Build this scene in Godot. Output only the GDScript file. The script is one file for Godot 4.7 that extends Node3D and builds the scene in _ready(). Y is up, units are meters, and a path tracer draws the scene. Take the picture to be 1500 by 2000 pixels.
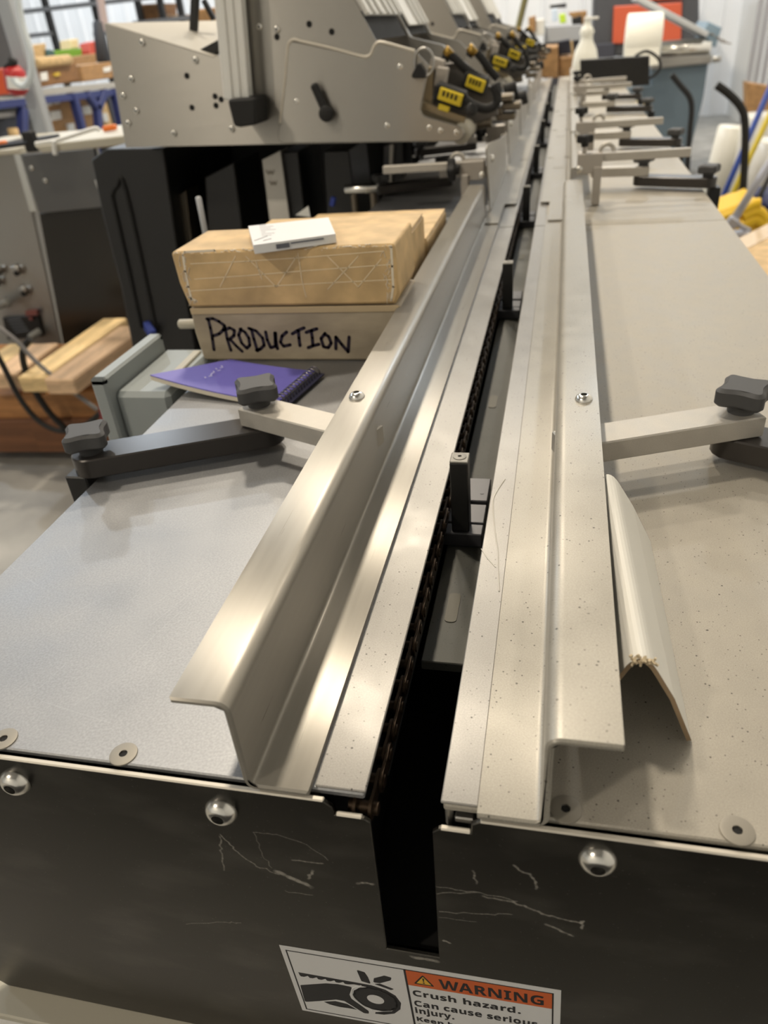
extends Node3D
# A paper inserting line seen from its infeed end. Metres, y up, the table top is y = 0, the line runs towards -z.

var names := {}
var mats := {}
var rng := RandomNumberGenerator.new()
var cur := Vector3.ZERO
var shared := {}
const FLOOR := -0.82

func V(x, y, z) -> Vector3: return Vector3(x, y, z)

func P2(a: Array) -> PackedVector2Array:
	var r := PackedVector2Array()
	for i in range(0, a.size(), 2): r.append(Vector2(a[i], a[i + 1]))
	return r

class Mb:
	var v := PackedVector3Array()
	var n := PackedVector3Array()
	var uv := PackedVector2Array()
	var x := Transform3D()
	var grain := 2
	func uvof(p: Vector3, nn: Vector3) -> Vector2:
		var a := nn.abs()
		if a.y >= a.x and a.y >= a.z: return Vector2(p.z, p.x) if grain == 2 else Vector2(p.x, p.z)
		if a.x >= a.z: return Vector2(p.y, p.z) if grain == 1 else Vector2(p.z, p.y)
		return Vector2(p.y, p.x) if grain == 1 else Vector2(p.x, p.y)
	func put(p: Vector3, nn: Vector3, t: Vector2):
		v.append(x * p); n.append((x.basis * nn).normalized()); uv.append(t)
	func tri3(a, b, c, na, nb, nc):
		var g: Vector3 = (b - a).cross(c - a)
		if g.length_squared() < 1e-18: return
		var m: Vector3 = na + nb + nc
		put(a, na, uvof(a, m))
		if g.dot(m) > 0:
			put(c, nc, uvof(c, m)); put(b, nb, uvof(b, m))
		else:
			put(b, nb, uvof(b, m)); put(c, nc, uvof(c, m))
	func tri(a, b, c, out):
		var g: Vector3 = (b - a).cross(c - a).normalized()
		if g.dot(out) < 0: g = -g
		tri3(a, b, c, g, g, g)
	func quad(a, b, c, d, out):
		tri(a, b, c, out); tri(a, c, d, out)
	func box(c: Vector3, s: Vector3, ch := 0.0):
		var h := s / 2
		ch = minf(ch, h[h.min_axis_index()] * 0.9)
		var cs := []
		for k in 8: cs.append(Vector3(1 if k & 1 else -1, 1 if k & 2 else -1, 1 if k & 4 else -1))
		var at := func(q: Vector3, ax: int) -> Vector3:
			var r := Vector3()
			for i in 3: r[i] = q[i] * (h[i] if i == ax else h[i] - ch)
			return c + r
		for ax in 3:
			var b := (ax + 1) % 3
			var d := (ax + 2) % 3
			for sg in [-1, 1]:
				var q := []
				for k in [[-1, -1], [1, -1], [1, 1], [-1, 1]]:
					var e := Vector3()
					e[ax] = sg; e[b] = k[0]; e[d] = k[1]
					q.append(at.call(e, ax))
				var o := Vector3()
				o[ax] = sg
				quad(q[0], q[1], q[2], q[3], o)
			if ch > 0:
				for sb in [-1, 1]:
					for sd in [-1, 1]:
						var e0 := Vector3()
						e0[b] = sb; e0[d] = sd; e0[ax] = -1
						var e1 := e0
						e1[ax] = 1
						quad(at.call(e0, b), at.call(e1, b), at.call(e1, d), at.call(e0, d), e0 * Vector3(0 if ax == 0 else 1, 0 if ax == 1 else 1, 0 if ax == 2 else 1))
		if ch > 0:
			for q in cs: tri(at.call(q, 0), at.call(q, 1), at.call(q, 2), q)
	func bar(a: Vector3, b: Vector3, w: float, h: float, ch := 0.0, up := Vector3.UP):
		# a box from a to b, w wide, h high
		var keep := x
		var d := (b - a).normalized()
		var s := up.cross(d).normalized()
		if s.length() < 0.5: s = Vector3.RIGHT
		x = keep * Transform3D(Basis(s, d.cross(s), d), (a + b) / 2)
		box(Vector3.ZERO, Vector3(w, h, a.distance_to(b)), ch)
		x = keep
	func map3(p: Vector2, t: float, axis: int) -> Vector3:
		return Vector3(p.x, p.y, t) if axis == 2 else Vector3(p.x, t, p.y) if axis == 1 else Vector3(t, p.y, p.x)
	func prism(poly: PackedVector2Array, axis: int, t0: float, t1: float, ch := 0.0, smooth := 40.0):
		poly = poly.duplicate()
		if Geometry2D.is_polygon_clockwise(poly): poly.reverse()
		var k := poly.size()
		var en := []
		for i in k:
			var d := (poly[(i + 1) % k] - poly[i]).normalized()
			en.append(Vector2(d.y, -d.x))
		var ins := poly.duplicate()
		for i in k:
			var a: Vector2 = en[(i + k - 1) % k]
			var b: Vector2 = en[i]
			var m := (a + b).normalized()
			ins[i] = poly[i] - m * ch / maxf(0.35, m.dot(b))
		var ts := Geometry2D.triangulate_polygon(poly)
		var zero := map3(Vector2.ZERO, 0, axis)
		var up := map3(Vector2.ZERO, 1, axis) - zero
		if t1 < t0:
			var sw := t0
			t0 = t1; t1 = sw
		for i in range(0, ts.size(), 3):
			tri(map3(ins[ts[i]], t0, axis), map3(ins[ts[i + 1]], t0, axis), map3(ins[ts[i + 2]], t0, axis), -up)
			tri(map3(ins[ts[i]], t1, axis), map3(ins[ts[i + 1]], t1, axis), map3(ins[ts[i + 2]], t1, axis), up)
		for i in k:
			var j := (i + 1) % k
			var e: Vector2 = en[i]
			var n0: Vector2 = (e + en[(i + k - 1) % k]).normalized() if e.dot(en[(i + k - 1) % k]) > cos(deg_to_rad(smooth)) else e
			var n1: Vector2 = (e + en[j]).normalized() if e.dot(en[j]) > cos(deg_to_rad(smooth)) else e
			var m0 := map3(n0, 0, axis)
			var m1 := map3(n1, 0, axis)
			var a := map3(poly[i], t0 + ch, axis)
			var b := map3(poly[j], t0 + ch, axis)
			var c := map3(poly[j], t1 - ch, axis)
			var d := map3(poly[i], t1 - ch, axis)
			tri3(a, b, c, m0, m1, m1); tri3(a, c, d, m0, m1, m0)
			if ch > 0:
				for q in [[t0, t0 + ch, -1.0], [t1, t1 - ch, 1.0]]:
					var o0: Vector3 = (m0 + up * q[2]).normalized()
					var o1: Vector3 = (m1 + up * q[2]).normalized()
					var e0 := map3(ins[i], q[0], axis)
					var e1 := map3(ins[j], q[0], axis)
					var f0 := map3(poly[i], q[1], axis)
					var f1 := map3(poly[j], q[1], axis)
					tri3(e0, e1, f1, o0, o1, o1); tri3(e0, f1, f0, o0, o1, o0)
	func lathe(prof: Array, segs := 24, smooth := 50.0):
		# prof: [radius, y] pairs from bottom to top, outside on the right
		var k := prof.size()
		var sn := []
		for i in k - 1:
			var d := Vector2(prof[i + 1][0] - prof[i][0], prof[i + 1][1] - prof[i][1]).normalized()
			sn.append(Vector2(d.y, -d.x))
		for i in k - 1:
			var e: Vector2 = sn[i]
			var n0: Vector2 = (e + sn[i - 1]).normalized() if i > 0 and e.dot(sn[i - 1]) > cos(deg_to_rad(smooth)) else e
			var n1: Vector2 = (e + sn[i + 1]).normalized() if i < k - 2 and e.dot(sn[i + 1]) > cos(deg_to_rad(smooth)) else e
			for s in segs:
				var t0 := TAU * s / segs
				var t1 := TAU * (s + 1) / segs
				var d0 := Vector3(cos(t0), 0, sin(t0))
				var d1 := Vector3(cos(t1), 0, sin(t1))
				var up := Vector3.UP
				var a: Vector3 = d0 * prof[i][0] + up * prof[i][1]
				var b: Vector3 = d1 * prof[i][0] + up * prof[i][1]
				var c: Vector3 = d1 * prof[i + 1][0] + up * prof[i + 1][1]
				var d: Vector3 = d0 * prof[i + 1][0] + up * prof[i + 1][1]
				tri3(a, b, c, d0 * n0.x + up * n0.y, d1 * n0.x + up * n0.y, d1 * n1.x + up * n1.y)
				tri3(a, c, d, d0 * n0.x + up * n0.y, d1 * n1.x + up * n1.y, d0 * n1.x + up * n1.y)
	func cyl(a: Vector3, b: Vector3, r: float, segs := 20, ch := 0.0, r2 := -1.0):
		var keep := x
		var d := (b - a).normalized()
		var s := d.cross(Vector3.UP if absf(d.y) < 0.9 else Vector3.RIGHT).normalized()
		x = keep * Transform3D(Basis(s, d, s.cross(d)), a)
		var l := a.distance_to(b)
		if r2 < 0: r2 = r
		if ch > 0: lathe([[0, 0], [r - ch, 0], [r, ch], [r2, l - ch], [r2 - ch, l], [0, l]], segs)
		else: lathe([[0, 0], [r, 0], [r2, l], [0, l]], segs)
		x = keep
	func tube(pts: Array, r: float, segs := 10, ribs := 0.0):
		var k := pts.size()
		var rings := []
		var s := Vector3.ZERO
		for i in k:
			var d: Vector3 = (pts[mini(i + 1, k - 1)] - pts[maxi(i - 1, 0)]).normalized()
			if s == Vector3.ZERO: s = d.cross(Vector3.UP if absf(d.y) < 0.9 else Vector3.RIGHT).normalized()
			s = (s - d * s.dot(d)).normalized()
			var u := d.cross(s)
			var ring := []
			for j in segs:
				var t := TAU * j / segs
				ring.append([pts[i], s * cos(t) + u * sin(t), r * (1.0 + (ribs if i % 2 else -ribs))])
			rings.append(ring)
		for i in k - 1:
			for j in segs:
				var a = rings[i][j]
				var b = rings[i][(j + 1) % segs]
				var c = rings[i + 1][(j + 1) % segs]
				var d = rings[i + 1][j]
				tri3(a[0] + a[1] * a[2], b[0] + b[1] * b[2], c[0] + c[1] * c[2], a[1], b[1], c[1])
				tri3(a[0] + a[1] * a[2], c[0] + c[1] * c[2], d[0] + d[1] * d[2], a[1], c[1], d[1])
		for e in [[0, pts[0] - pts[1]], [k - 1, pts[k - 1] - pts[k - 2]]]:
			for j in segs:
				var a = rings[e[0]][j]
				var b = rings[e[0]][(j + 1) % segs]
				tri(a[0], a[0] + a[1] * a[2], b[0] + b[1] * b[2], e[1])
	func mesh() -> ArrayMesh:
		var m := ArrayMesh.new()
		if v.is_empty(): return m
		var a := []
		a.resize(Mesh.ARRAY_MAX)
		a[Mesh.ARRAY_VERTEX] = v; a[Mesh.ARRAY_NORMAL] = n; a[Mesh.ARRAY_TEX_UV] = uv
		m.add_surface_from_arrays(Mesh.PRIMITIVE_TRIANGLES, a)
		return m

func mb(grain := 2) -> Mb:
	var b := Mb.new()
	b.x.origin = -cur
	b.grain = grain
	return b

func spline(pts: Array, sub := 6) -> Array:
	var r := []
	for i in pts.size() - 1:
		var a: Vector3 = pts[maxi(i - 1, 0)]
		var d: Vector3 = pts[mini(i + 2, pts.size() - 1)]
		for s in sub: r.append(pts[i].cubic_interpolate(pts[i + 1], a, d, float(s) / sub))
	r.append(pts[-1])
	return r

func fillet(poly: PackedVector2Array, rad: float, segs := 4, closed := true) -> PackedVector2Array:
	var r := PackedVector2Array()
	var k := poly.size()
	for i in k:
		if not closed and (i == 0 or i == k - 1):
			r.append(poly[i]); continue
		var p := poly[i]
		var a := poly[(i + k - 1) % k] - p
		var b := poly[(i + 1) % k] - p
		var half := absf(a.angle_to(b)) / 2
		if half > 1.45 or half < 0.05:
			r.append(p); continue
		var l := minf(rad / tan(half), minf(a.length(), b.length()) * 0.45)
		var p0 := p + a.normalized() * l
		var p1 := p + b.normalized() * l
		for s in segs + 1:
			var t := float(s) / segs
			r.append(p0.lerp(p, t).lerp(p.lerp(p1, t), t))
	return r

func strip(path: PackedVector2Array, t: float) -> PackedVector2Array:
	# the outline of a bent sheet of thickness t that follows the path
	var left := PackedVector2Array()
	var right := PackedVector2Array()
	var k := path.size()
	for i in k:
		var d0 := (path[i] - path[maxi(i - 1, 0)]).normalized()
		var d1 := (path[mini(i + 1, k - 1)] - path[i]).normalized()
		if i == 0: d0 = d1
		if i == k - 1: d1 = d0
		var m := (d0 + d1).normalized()
		var nn := Vector2(-m.y, m.x) * (t / 2 / maxf(0.4, m.dot(d1)))
		left.append(path[i] + nn); right.append(path[i] - nn)
	right.reverse()
	left.append_array(right)
	return left

func numbered(called: String, parent: Node) -> String:
	var key := str(parent.get_instance_id()) + called
	names[key] = names.get(key, -1) + 1
	return called if names[key] == 0 else "%s_%03d" % [called, names[key]]

func tag(o: Node, label: String, category: String, group := "", kind := "") -> Node:
	if label: o.set_meta("label", label)
	if category: o.set_meta("category", category)
	if group: o.set_meta("group", group)
	if kind: o.set_meta("kind", kind)
	return o

func thing(called: String, label: String, category: String, at := Vector3.ZERO, group := "") -> Node3D:
	var o := Node3D.new()
	o.name = numbered(called, self)
	o.position = at
	cur = at
	add_child(o, true)
	tag(o, label, category, group)
	return o

func inst(called: String, m: Mesh, material: Material, parent: Node = self) -> MeshInstance3D:
	var o := MeshInstance3D.new()
	o.name = numbered(called, parent)
	o.mesh = m
	o.material_override = material
	parent.add_child(o, true)
	return o

func obj(called: String, b: Mb, material: Material, parent: Node = self) -> MeshInstance3D:
	return inst(called, b.mesh(), material, parent)

func struct(called: String, b: Mb, material: Material) -> MeshInstance3D:
	var o := obj(called, b, material)
	o.set_meta("kind", "structure")
	return o

func dup(o: Node3D, label: String, shift: Vector3) -> Node3D:
	var c: Node3D = o.duplicate()
	var called := o.name.rstrip("0123456789").trim_suffix("_")
	c.name = numbered(called, self)
	add_child(c, true)
	c.position += shift
	c.set_meta("label", label)
	return c

# ---------------------------------------------------------------- materials and textures
func mat(key: String, color: Color, rough := 0.6, metal := 0.0) -> StandardMaterial3D:
	if not mats.has(key):
		var m := StandardMaterial3D.new()
		m.resource_name = key
		m.albedo_color = color
		m.roughness = rough
		m.metallic = metal
		mats[key] = m
	return mats[key]

func c8(r, g, b) -> Color: return Color8(r, g, b)

func tex_from(w: int, h: int, f: Callable) -> ImageTexture:
	var d := PackedByteArray()
	d.resize(w * h)
	for y in h:
		for x in w: d[y * w + x] = clampi(int(f.call(x, y)), 0, 255)
	return ImageTexture.create_from_image(Image.create_from_data(w, h, false, Image.FORMAT_L8, d))

func noise_bytes(w: int, h: int, freq: float, seed_: int, oct := 4) -> PackedByteArray:
	var f := FastNoiseLite.new()
	f.seed = seed_; f.frequency = freq; f.fractal_octaves = oct
	var im := f.get_seamless_image(w, h)
	im.convert(Image.FORMAT_L8)
	return im.get_data()

func blot(d: PackedByteArray, w: int, h: int, cx: float, cy: float, r: float, val: int, mix := 1.0):
	for y in range(int(cy - r - 1), int(cy + r + 2)):
		for x in range(int(cx - r - 1), int(cx + r + 2)):
			var k := clampf(r + 0.5 - Vector2(x - cx, y - cy).length(), 0, 1) * mix
			if k > 0:
				var i := posmod(y, h) * w + posmod(x, w)
				d[i] = int(lerpf(d[i], val, k))

func line(d: PackedByteArray, w: int, h: int, pts: Array, r: float, val: int, mix := 1.0):
	for k in range(0, pts.size() - 2, 2):
		var a := Vector2(pts[k], pts[k + 1])
		var b := Vector2(pts[k + 2], pts[k + 3])
		var steps := int(a.distance_to(b) / maxf(0.5, r * 0.7)) + 1
		for s in steps + 1:
			var p := a.lerp(b, float(s) / steps)
			blot(d, w, h, p.x, p.y, r * rng.randf_range(0.6, 1.1), val, mix * rng.randf_range(0.4, 1.0))

func l8(d: PackedByteArray, w: int, h: int) -> ImageTexture:
	return ImageTexture.create_from_image(Image.create_from_data(w, h, false, Image.FORMAT_L8, d))

func _ready():
	rng.seed = 7
	var cam := Camera3D.new()
	cam.name = "camera"
	add_child(cam)
	cam.transform = Transform3D(Basis(V(0.975806, -0.081175, -0.203011), V(-0.044035, 0.836527, -0.546153), V(0.214158, 0.541879, 0.812714)), V(0.04482, 0.23513, 0.16000))
	cam.current = true
	var at := CameraAttributesPhysical.new()
	at.frustum_focal_length = 17.4
	at.frustum_focus_distance = 0.36
	at.exposure_aperture = 7.5
	at.frustum_near = 0.02
	at.frustum_far = 60.0
	cam.attributes = at
	cam.fov = 69.19
	cam.near = 0.02
	var we := WorldEnvironment.new()
	we.name = "world"
	var env := Environment.new()
	env.background_mode = Environment.BG_COLOR
	env.background_color = Color(0.02, 0.02, 0.02)
	env.tonemap_mode = Environment.TONE_MAPPER_LINEAR
	env.tonemap_exposure = 1.9
	env.sdfgi_enabled = true
	env.ssao_enabled = true
	env.ssil_enabled = true
	we.environment = env
	add_child(we)
	make_materials()
	# the high bay lamps: one row just left of the line, one further left
	var warm := Color(1.0, 0.945, 0.86)
	var cool := Color(0.90, 0.95, 1.0)
	for k in 4: high_bay(V(-0.95, 3.3, -1.15 - 1.8 * k), warm, [2.8, 3.3, 4.0, 4.0][k], ["nearest", "second nearest", "third nearest", "farthest"][k] + " round high bay lamp of the row hung just left of the line")
	for k in 3: high_bay(V(-5.0, 3.3, -1.6 - 3.0 * k), cool, 2.0 + 2.2 * k, ["nearest", "middle", "farthest"][k] + " round high bay lamp of the far left row above the benches")
	high_bay(V(1.1, 3.3, -7.6), cool, 3.0, "round fill lamp added above the roll press to brighten the right wall")  # added fill lamp, brightens the right wall
	high_bay(V(1.2, 3.3, -3.6), warm, 0.8, "round fill lamp added above the carts to brighten the guide plates")  # added fill lamp, lifts the guide plates shaded by the feeders
	high_bay(V(-2.4, 3.3, 2.3), warm, 4.0, "round high bay lamp hung behind the infeed end of the line")
	room()
	conveyor()
	rails()
	pushers()
	clamps()
	table_things()
	feeders()
	left_floor()
	left_background()
	right_background()
	print("fov ", cam.fov)

func high_bay(p: Vector3, color: Color, energy: float, label: String):
	var o := thing("ceiling_lamp", label, "lamp", p, "high bay lamps")
	var b := mb()
	b.x = Transform3D()
	b.lathe([[0.14, 0.02], [0.17, 0.03], [0.17, 0.06], [0.09, 0.14], [0.09, 0.2], [0, 0.2]], 28)
	obj("housing", b, mat("lamp_black", c8(38, 38, 40), 0.5), o)
	b = mb(); b.x = Transform3D()
	b.cyl(V(0, 0.2, 0), V(0, 0.58, 0), 0.006, 8)
	obj("hanger", b, mat("steel_plain", c8(170, 168, 164), 0.4, 1.0), o)
	b = mb(); b.x = Transform3D()
	b.lathe([[0, 0.02], [0.139, 0.02], [0.139, 0.03], [0, 0.03]], 28)
	var m := mat("lamp_lens", Color.WHITE, 0.4)
	m.emission_enabled = true
	m.emission = Color(1, 0.97, 0.92)
	m.emission_energy_multiplier = 6.0
	obj("lamp_lens", b, m, o)
	var l := AreaLight3D.new()
	l.name = "light"
	l.area_size = Vector2(0.24, 0.24)
	l.light_energy = energy
	l.light_color = color
	l.shadow_enabled = true
	l.area_range = 30.0
	l.area_attenuation = 2.0
	l.rotation_degrees.x = -90
	l.position.y = 0.01
	o.add_child(l)

func make_materials():
	# fine streaks of brushed metal, along u
	var w := 512
	var fine := noise_bytes(w, w, 0.02, 3, 3)
	var d := PackedByteArray()
	d.resize(w * w)
	var dr := PackedByteArray()
	dr.resize(w * w)
	for y in w:
		var row := rng.randf_range(-14, 14)
		for x in w:
			var k := fine[y * w + x] - 128
			d[y * w + x] = clampi(int(226 + row * 0.05 + k * 0.04), 0, 255)
			dr[y * w + x] = clampi(int(112 + row * 0.25 + k * 0.06), 0, 255)
	var t_alb := l8(d, w, w)
	var t_rough := l8(dr, w, w)
	# paper dust, smudges and dark specks
	var n := 1024
	var cloud := noise_bytes(n, n, 0.006, 11, 5)
	var grit := noise_bytes(n, n, 0.22, 5, 2)
	var dust := PackedByteArray()
	dust.resize(n * n)
	var dust_r := PackedByteArray()
	dust_r.resize(n * n)
	for i in n * n:
		dust[i] = clampi(int(232 + (cloud[i] - 128) * 0.05 + (grit[i] - 128) * 0.12), 0, 255)
		dust_r[i] = clampi(int(150 + (cloud[i] - 128) * 0.15), 0, 255)
	var clean := dust.duplicate()
	for k in 1000: blot(dust, n, n, rng.randf() * n, rng.randf() * n, rng.randf_range(0.4, 1.0) * rng.randf_range(0.8, 2.4), rng.randi_range(60, 120), 0.85)
	for k in 60:
		var p := Vector2(rng.randf() * n, rng.randf() * n)
		var q := p + Vector2.from_angle(rng.randf() * TAU) * rng.randf_range(20, 140)
		line(clean, n, n, [p.x, p.y, q.x, q.y], 0.6, 255, 0.5)
	var t_dust := l8(dust, n, n)
	var t_clean := l8(clean, n, n)
	var t_dust_r := l8(dust_r, n, n)
	var m := mat("brushed_steel", c8(168, 163, 153), 0.68, 0.42)
	m.albedo_texture = t_alb; m.roughness_texture = t_rough; m.uv1_scale = V(1.2, 16, 1)
	m.anisotropy_enabled = true; m.anisotropy = -0.9
	m = mat("dusty_steel", c8(172, 167, 156), 0.58, 0.25)
	m.albedo_texture = t_dust; m.roughness_texture = t_dust_r; m.uv1_scale = V(5, 5, 1)
	m.anisotropy_enabled = true; m.anisotropy = -0.85
	m = mat("dusty_table", c8(182, 176, 164), 0.9, 0.2)
	m.albedo_texture = t_dust; m.roughness_texture = t_dust_r; m.uv1_scale = V(6, 6, 1)
	m = mat("strip_steel", c8(168, 165, 160), 0.6, 0.3)
	m.albedo_texture = t_dust; m.roughness_texture = t_dust_r; m.uv1_scale = V(5, 5, 1)
	m.anisotropy_enabled = true; m.anisotropy = -0.85
	m = mat("clean_table", c8(168, 169, 171), 0.8, 0.7)
	m.albedo_texture = t_clean; m.roughness_texture = t_dust_r; m.uv1_scale = V(3, 3, 1)
	m = mat("feeder_steel", c8(160, 157, 151), 0.72, 0.85)
	m.roughness_texture = t_rough; m.uv1_scale = V(1.0, 6, 1)
	m.anisotropy_enabled = true; m.anisotropy = -0.95
	m = mat("bar_aluminium", c8(204, 199, 190), 0.9, 0.5)
	m.albedo_texture = t_clean; m.roughness_texture = t_dust_r; m.uv1_scale = V(9, 9, 1)
	mat("bright_steel", c8(222, 220, 214), 0.22, 1.0)
	mat("screw_steel", c8(146, 141, 131), 0.5, 0.4)
	mat("worn_steel", c8(120, 112, 100), 0.45, 1.0)
	mat("steel_plain", c8(170, 168, 164), 0.4, 1.0)
	mat("black_plate", c8(20, 20, 21), 0.45)
	mat("black_arm", c8(66, 63, 61), 0.3, 0.5)
	mat("black_rubber", c8(26, 26, 26), 0.75)
	mat("knob_plastic", c8(66, 66, 67), 0.6)
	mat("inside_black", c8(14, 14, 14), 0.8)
	mat("white_paint", c8(226, 226, 222), 0.5)
	mat("tray_steel", c8(158, 153, 142), 0.5, 0.2)
	mat("lit_edge_steel", c8(206, 200, 188), 0.5, 0.3)  # paler steel, the brightness of lit edges is in the colour
	mat("cream_paint", c8(178, 173, 158), 0.5)
	# the front panel: dark reflecting sheet, dust specks and scrapes of its own
	var pw := 2048
	var ph := 872
	var pa := PackedByteArray()
	pa.resize(pw * ph)
	pa.fill(82)
	var pm := PackedByteArray()
	pm.resize(pw * ph)
	pm.fill(255)
	var sc := pw / 0.54
	var at := func(pts: Array) -> Array:
		var r := []
		for i in range(0, pts.size(), 2): r.append_array([(pts[i] + 0.27) * sc, -pts[i + 1] * sc])
		return r
	for y in ph:
		for x in range(0, pw):
			var c := cloud[(y % n) * n + (x / 2) % n] - 128
			if c > 0:
				pa[y * pw + x] = 82 + c / 7
				pm[y * pw + x] = 255 - c / 3
	for k in 2600:
		var p := Vector2(rng.randf() * pw, rng.randf() * ph)
		var v := rng.randi_range(95, 150)
		blot(pa, pw, ph, p.x, p.y, rng.randf_range(0.2, 0.8), v)
		blot(pm, pw, ph, p.x, p.y, rng.randf_range(0.2, 0.8), 90)
	var scrapes := [
		[[-0.0797, -0.034, -0.0813, -0.0436, -0.083, -0.0588], 2.0], [[-0.0794, -0.0326, -0.0758, -0.0387, -0.0729, -0.0445, -0.0669, -0.051, -0.0574, -0.0552], 2.0], [[-0.0638, -0.0277, -0.0537, -0.0267, -0.0416, -0.0307, -0.0343, -0.0392], 1.2], [[-0.0638, -0.0277, -0.0628, -0.0409, -0.0601, -0.0511], 1.0],
		[[-0.0582, -0.0532, -0.051, -0.0573, -0.0444, -0.0608], 7.0], [[-0.0495, -0.043, -0.0368, -0.042], 2.5], [[-0.045, -0.0546, -0.0419, -0.0483], 4.0], [[-0.0234, -0.0522, -0.0169, -0.0512], 4.0], [[-0.0572, -0.0673, -0.0446, -0.067], 1.5],
		[[0.0086, -0.0465, 0.0187, -0.0459, 0.0305, -0.0462, 0.0402, -0.0477], 2.0], [[0.0266, -0.048, 0.0383, -0.0482, 0.0442, -0.0508, 0.0539, -0.0545, 0.0639, -0.0559], 3.2], [[0.0639, -0.0559, 0.065, -0.0548, 0.0649, -0.06], 3.0], [[0.0518, -0.061, 0.0618, -0.0662], 3.5], [[0.0239, -0.0314, 0.0247, -0.04], 2.5],
		[[0.0099, -0.0637, 0.0264, -0.0611, 0.0384, -0.0576], 2.0], [[0.038, -0.0245, 0.0455, -0.0298, 0.0469, -0.0375], 3.0], [[0.0098, -0.0676, 0.0243, -0.0671], 1.2], [[0.0088, -0.0511, 0.0246, -0.0457], 2.0], [[0.0102, -0.0853, 0.0133, -0.0872], 3.0], [[-0.1142, -0.1111, -0.0914, -0.102, -0.0836, -0.1005], 1.5], [[-0.0052, -0.1043, 0.0072, -0.1045], 6.0]]
	for s in scrapes:
		var pts: Array = at.call(s[0])
		var fine_pts := []
		for i in range(0, pts.size() - 2, 2):
			for k in 5: fine_pts.append_array([lerpf(pts[i], pts[i + 2], k / 5.0) + rng.randf_range(-2.5, 2.5), lerpf(pts[i + 1], pts[i + 3], k / 5.0) + rng.randf_range(-2.5, 2.5)])
		fine_pts.append_array([pts[-2], pts[-1]])
		line(pa, pw, ph, fine_pts, s[1] * 0.8, 190, 0.42)
		line(pm, pw, ph, fine_pts, s[1] * 0.8, 60, 0.4)
	m = mat("front_panel_steel", c8(232, 226, 214), 0.33, 1.0)
	m.albedo_texture = l8(pa, pw, ph); m.metallic_texture = l8(pm, pw, ph)
	m.uv1_scale = V(1 / 0.54, -1 / 0.23, 1); m.uv1_offset = V(0.5, 0, 0)
	# board
	var kraft := noise_bytes(512, 512, 0.012, 21, 5)
	var kg := PackedByteArray()
	kg.resize(512 * 512)
	for i in kg.size(): kg[i] = clampi(int(226 + (kraft[i] - 128) * 0.2), 0, 255)
	var t_kraft := l8(kg, 512, 512)
	for q in [["kraft_light", c8(226, 192, 138)], ["kraft_worn", c8(186, 172, 148)], ["kraft_brown", c8(184, 142, 94)], ["kraft_dark", c8(150, 108, 66)]]:
		m = mat(q[0], q[1], 0.6)
		m.albedo_texture = t_kraft; m.uv1_scale = V(4, 4, 1) if q[0] != "kraft_worn" else V(2.2, 5, 1)
	# wood: streaks along u
	var wood := PackedByteArray()
	wood.resize(512 * 256)
	for y in 256:
		for x in 512:
			wood[y * 512 + x] = clampi(int(232 + (kraft[(y * 2 % 512) * 512 + x / 6] - 128) * 0.22 + 6 * sin(y * 0.35 + (kraft[(y % 512) * 512 + x / 3] - 128) * 0.08)), 0, 255)
	var t_wood := l8(wood, 512, 256)
	for q in [["pine", c8(236, 205, 150)], ["pine_pale", c8(232, 196, 158)], ["pallet_brown", c8(176, 124, 74)], ["pallet_dark", c8(120, 78, 48)]]:
		m = mat(q[0], q[1], 0.7)
		m.albedo_texture = t_wood; m.uv1_scale = V(2, 5, 1)
	m = mat("concrete", c8(176, 173, 166), 0.55)
	m.albedo_texture = t_kraft; m.uv1_scale = V(0.6, 0.6, 1)
	mat("wall_white", c8(236, 236, 234), 0.7)
	mat("wall_corrugated", c8(238, 238, 238), 0.6)
	mat("ceiling_white", c8(170, 169, 167), 0.8)

func room():
	cur = Vector3.ZERO
	var b := mb()
	b.box(V(-3.4, FLOOR - 0.1, -3), V(11.6, 0.2, 13.4))
	struct("floor", b, mats.concrete)
	b = mb()
	b.box(V(-3.4, 4.0, -3), V(11.6, 0.2, 13.4))
	struct("ceiling", b, mats.ceiling_white)
	b = mb()
	var prof := []
	var x := -9.0
	while x < 2.2:
		prof.append_array([x, -9.5, x + 0.13, -9.5, x + 0.15, -9.48, x + 0.18, -9.48, x + 0.2, -9.5])
		x += 0.2
	prof.append_array([2.2, -9.5, 2.2, -9.7, -9.0, -9.7])
	b.prism(P2(prof), 1, FLOOR, 3.9)
	struct("wall_back", b, mats.wall_corrugated)
	b = mb()
	b.box(V(1.85, 1.54, -3), V(0.2, 4.72, 13.4))
	struct("wall_right", b, mats.wall_white)
	b = mb()
	b.box(V(-9.1, 1.54, -3), V(0.2, 4.72, 13.4))
	struct("wall_left", b, mats.wall_white)
	b = mb()
	b.box(V(-3.4, 1.54, 3.6), V(11.6, 4.72, 0.2))
	struct("wall_front", b, mats.wall_white)
	b = mb()
	b.box(V(0.1, FLOOR + 0.008, 1.9), V(2.6, 0.016, 2.9), 0.004)
	cur = V(0.1, FLOOR, 1.9)
	var t := thing("added_dark_mat", "unseen black mat added before the infeed end to darken the front panel", "mat", cur)
	b = mb()
	b.box(V(0.1, FLOOR + 0.008, 1.9), V(2.6, 0.016, 2.9), 0.004)
	obj("mat", b, mats.black_rubber, t)  # out of view, added so the front panel has something dark to reflect

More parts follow.
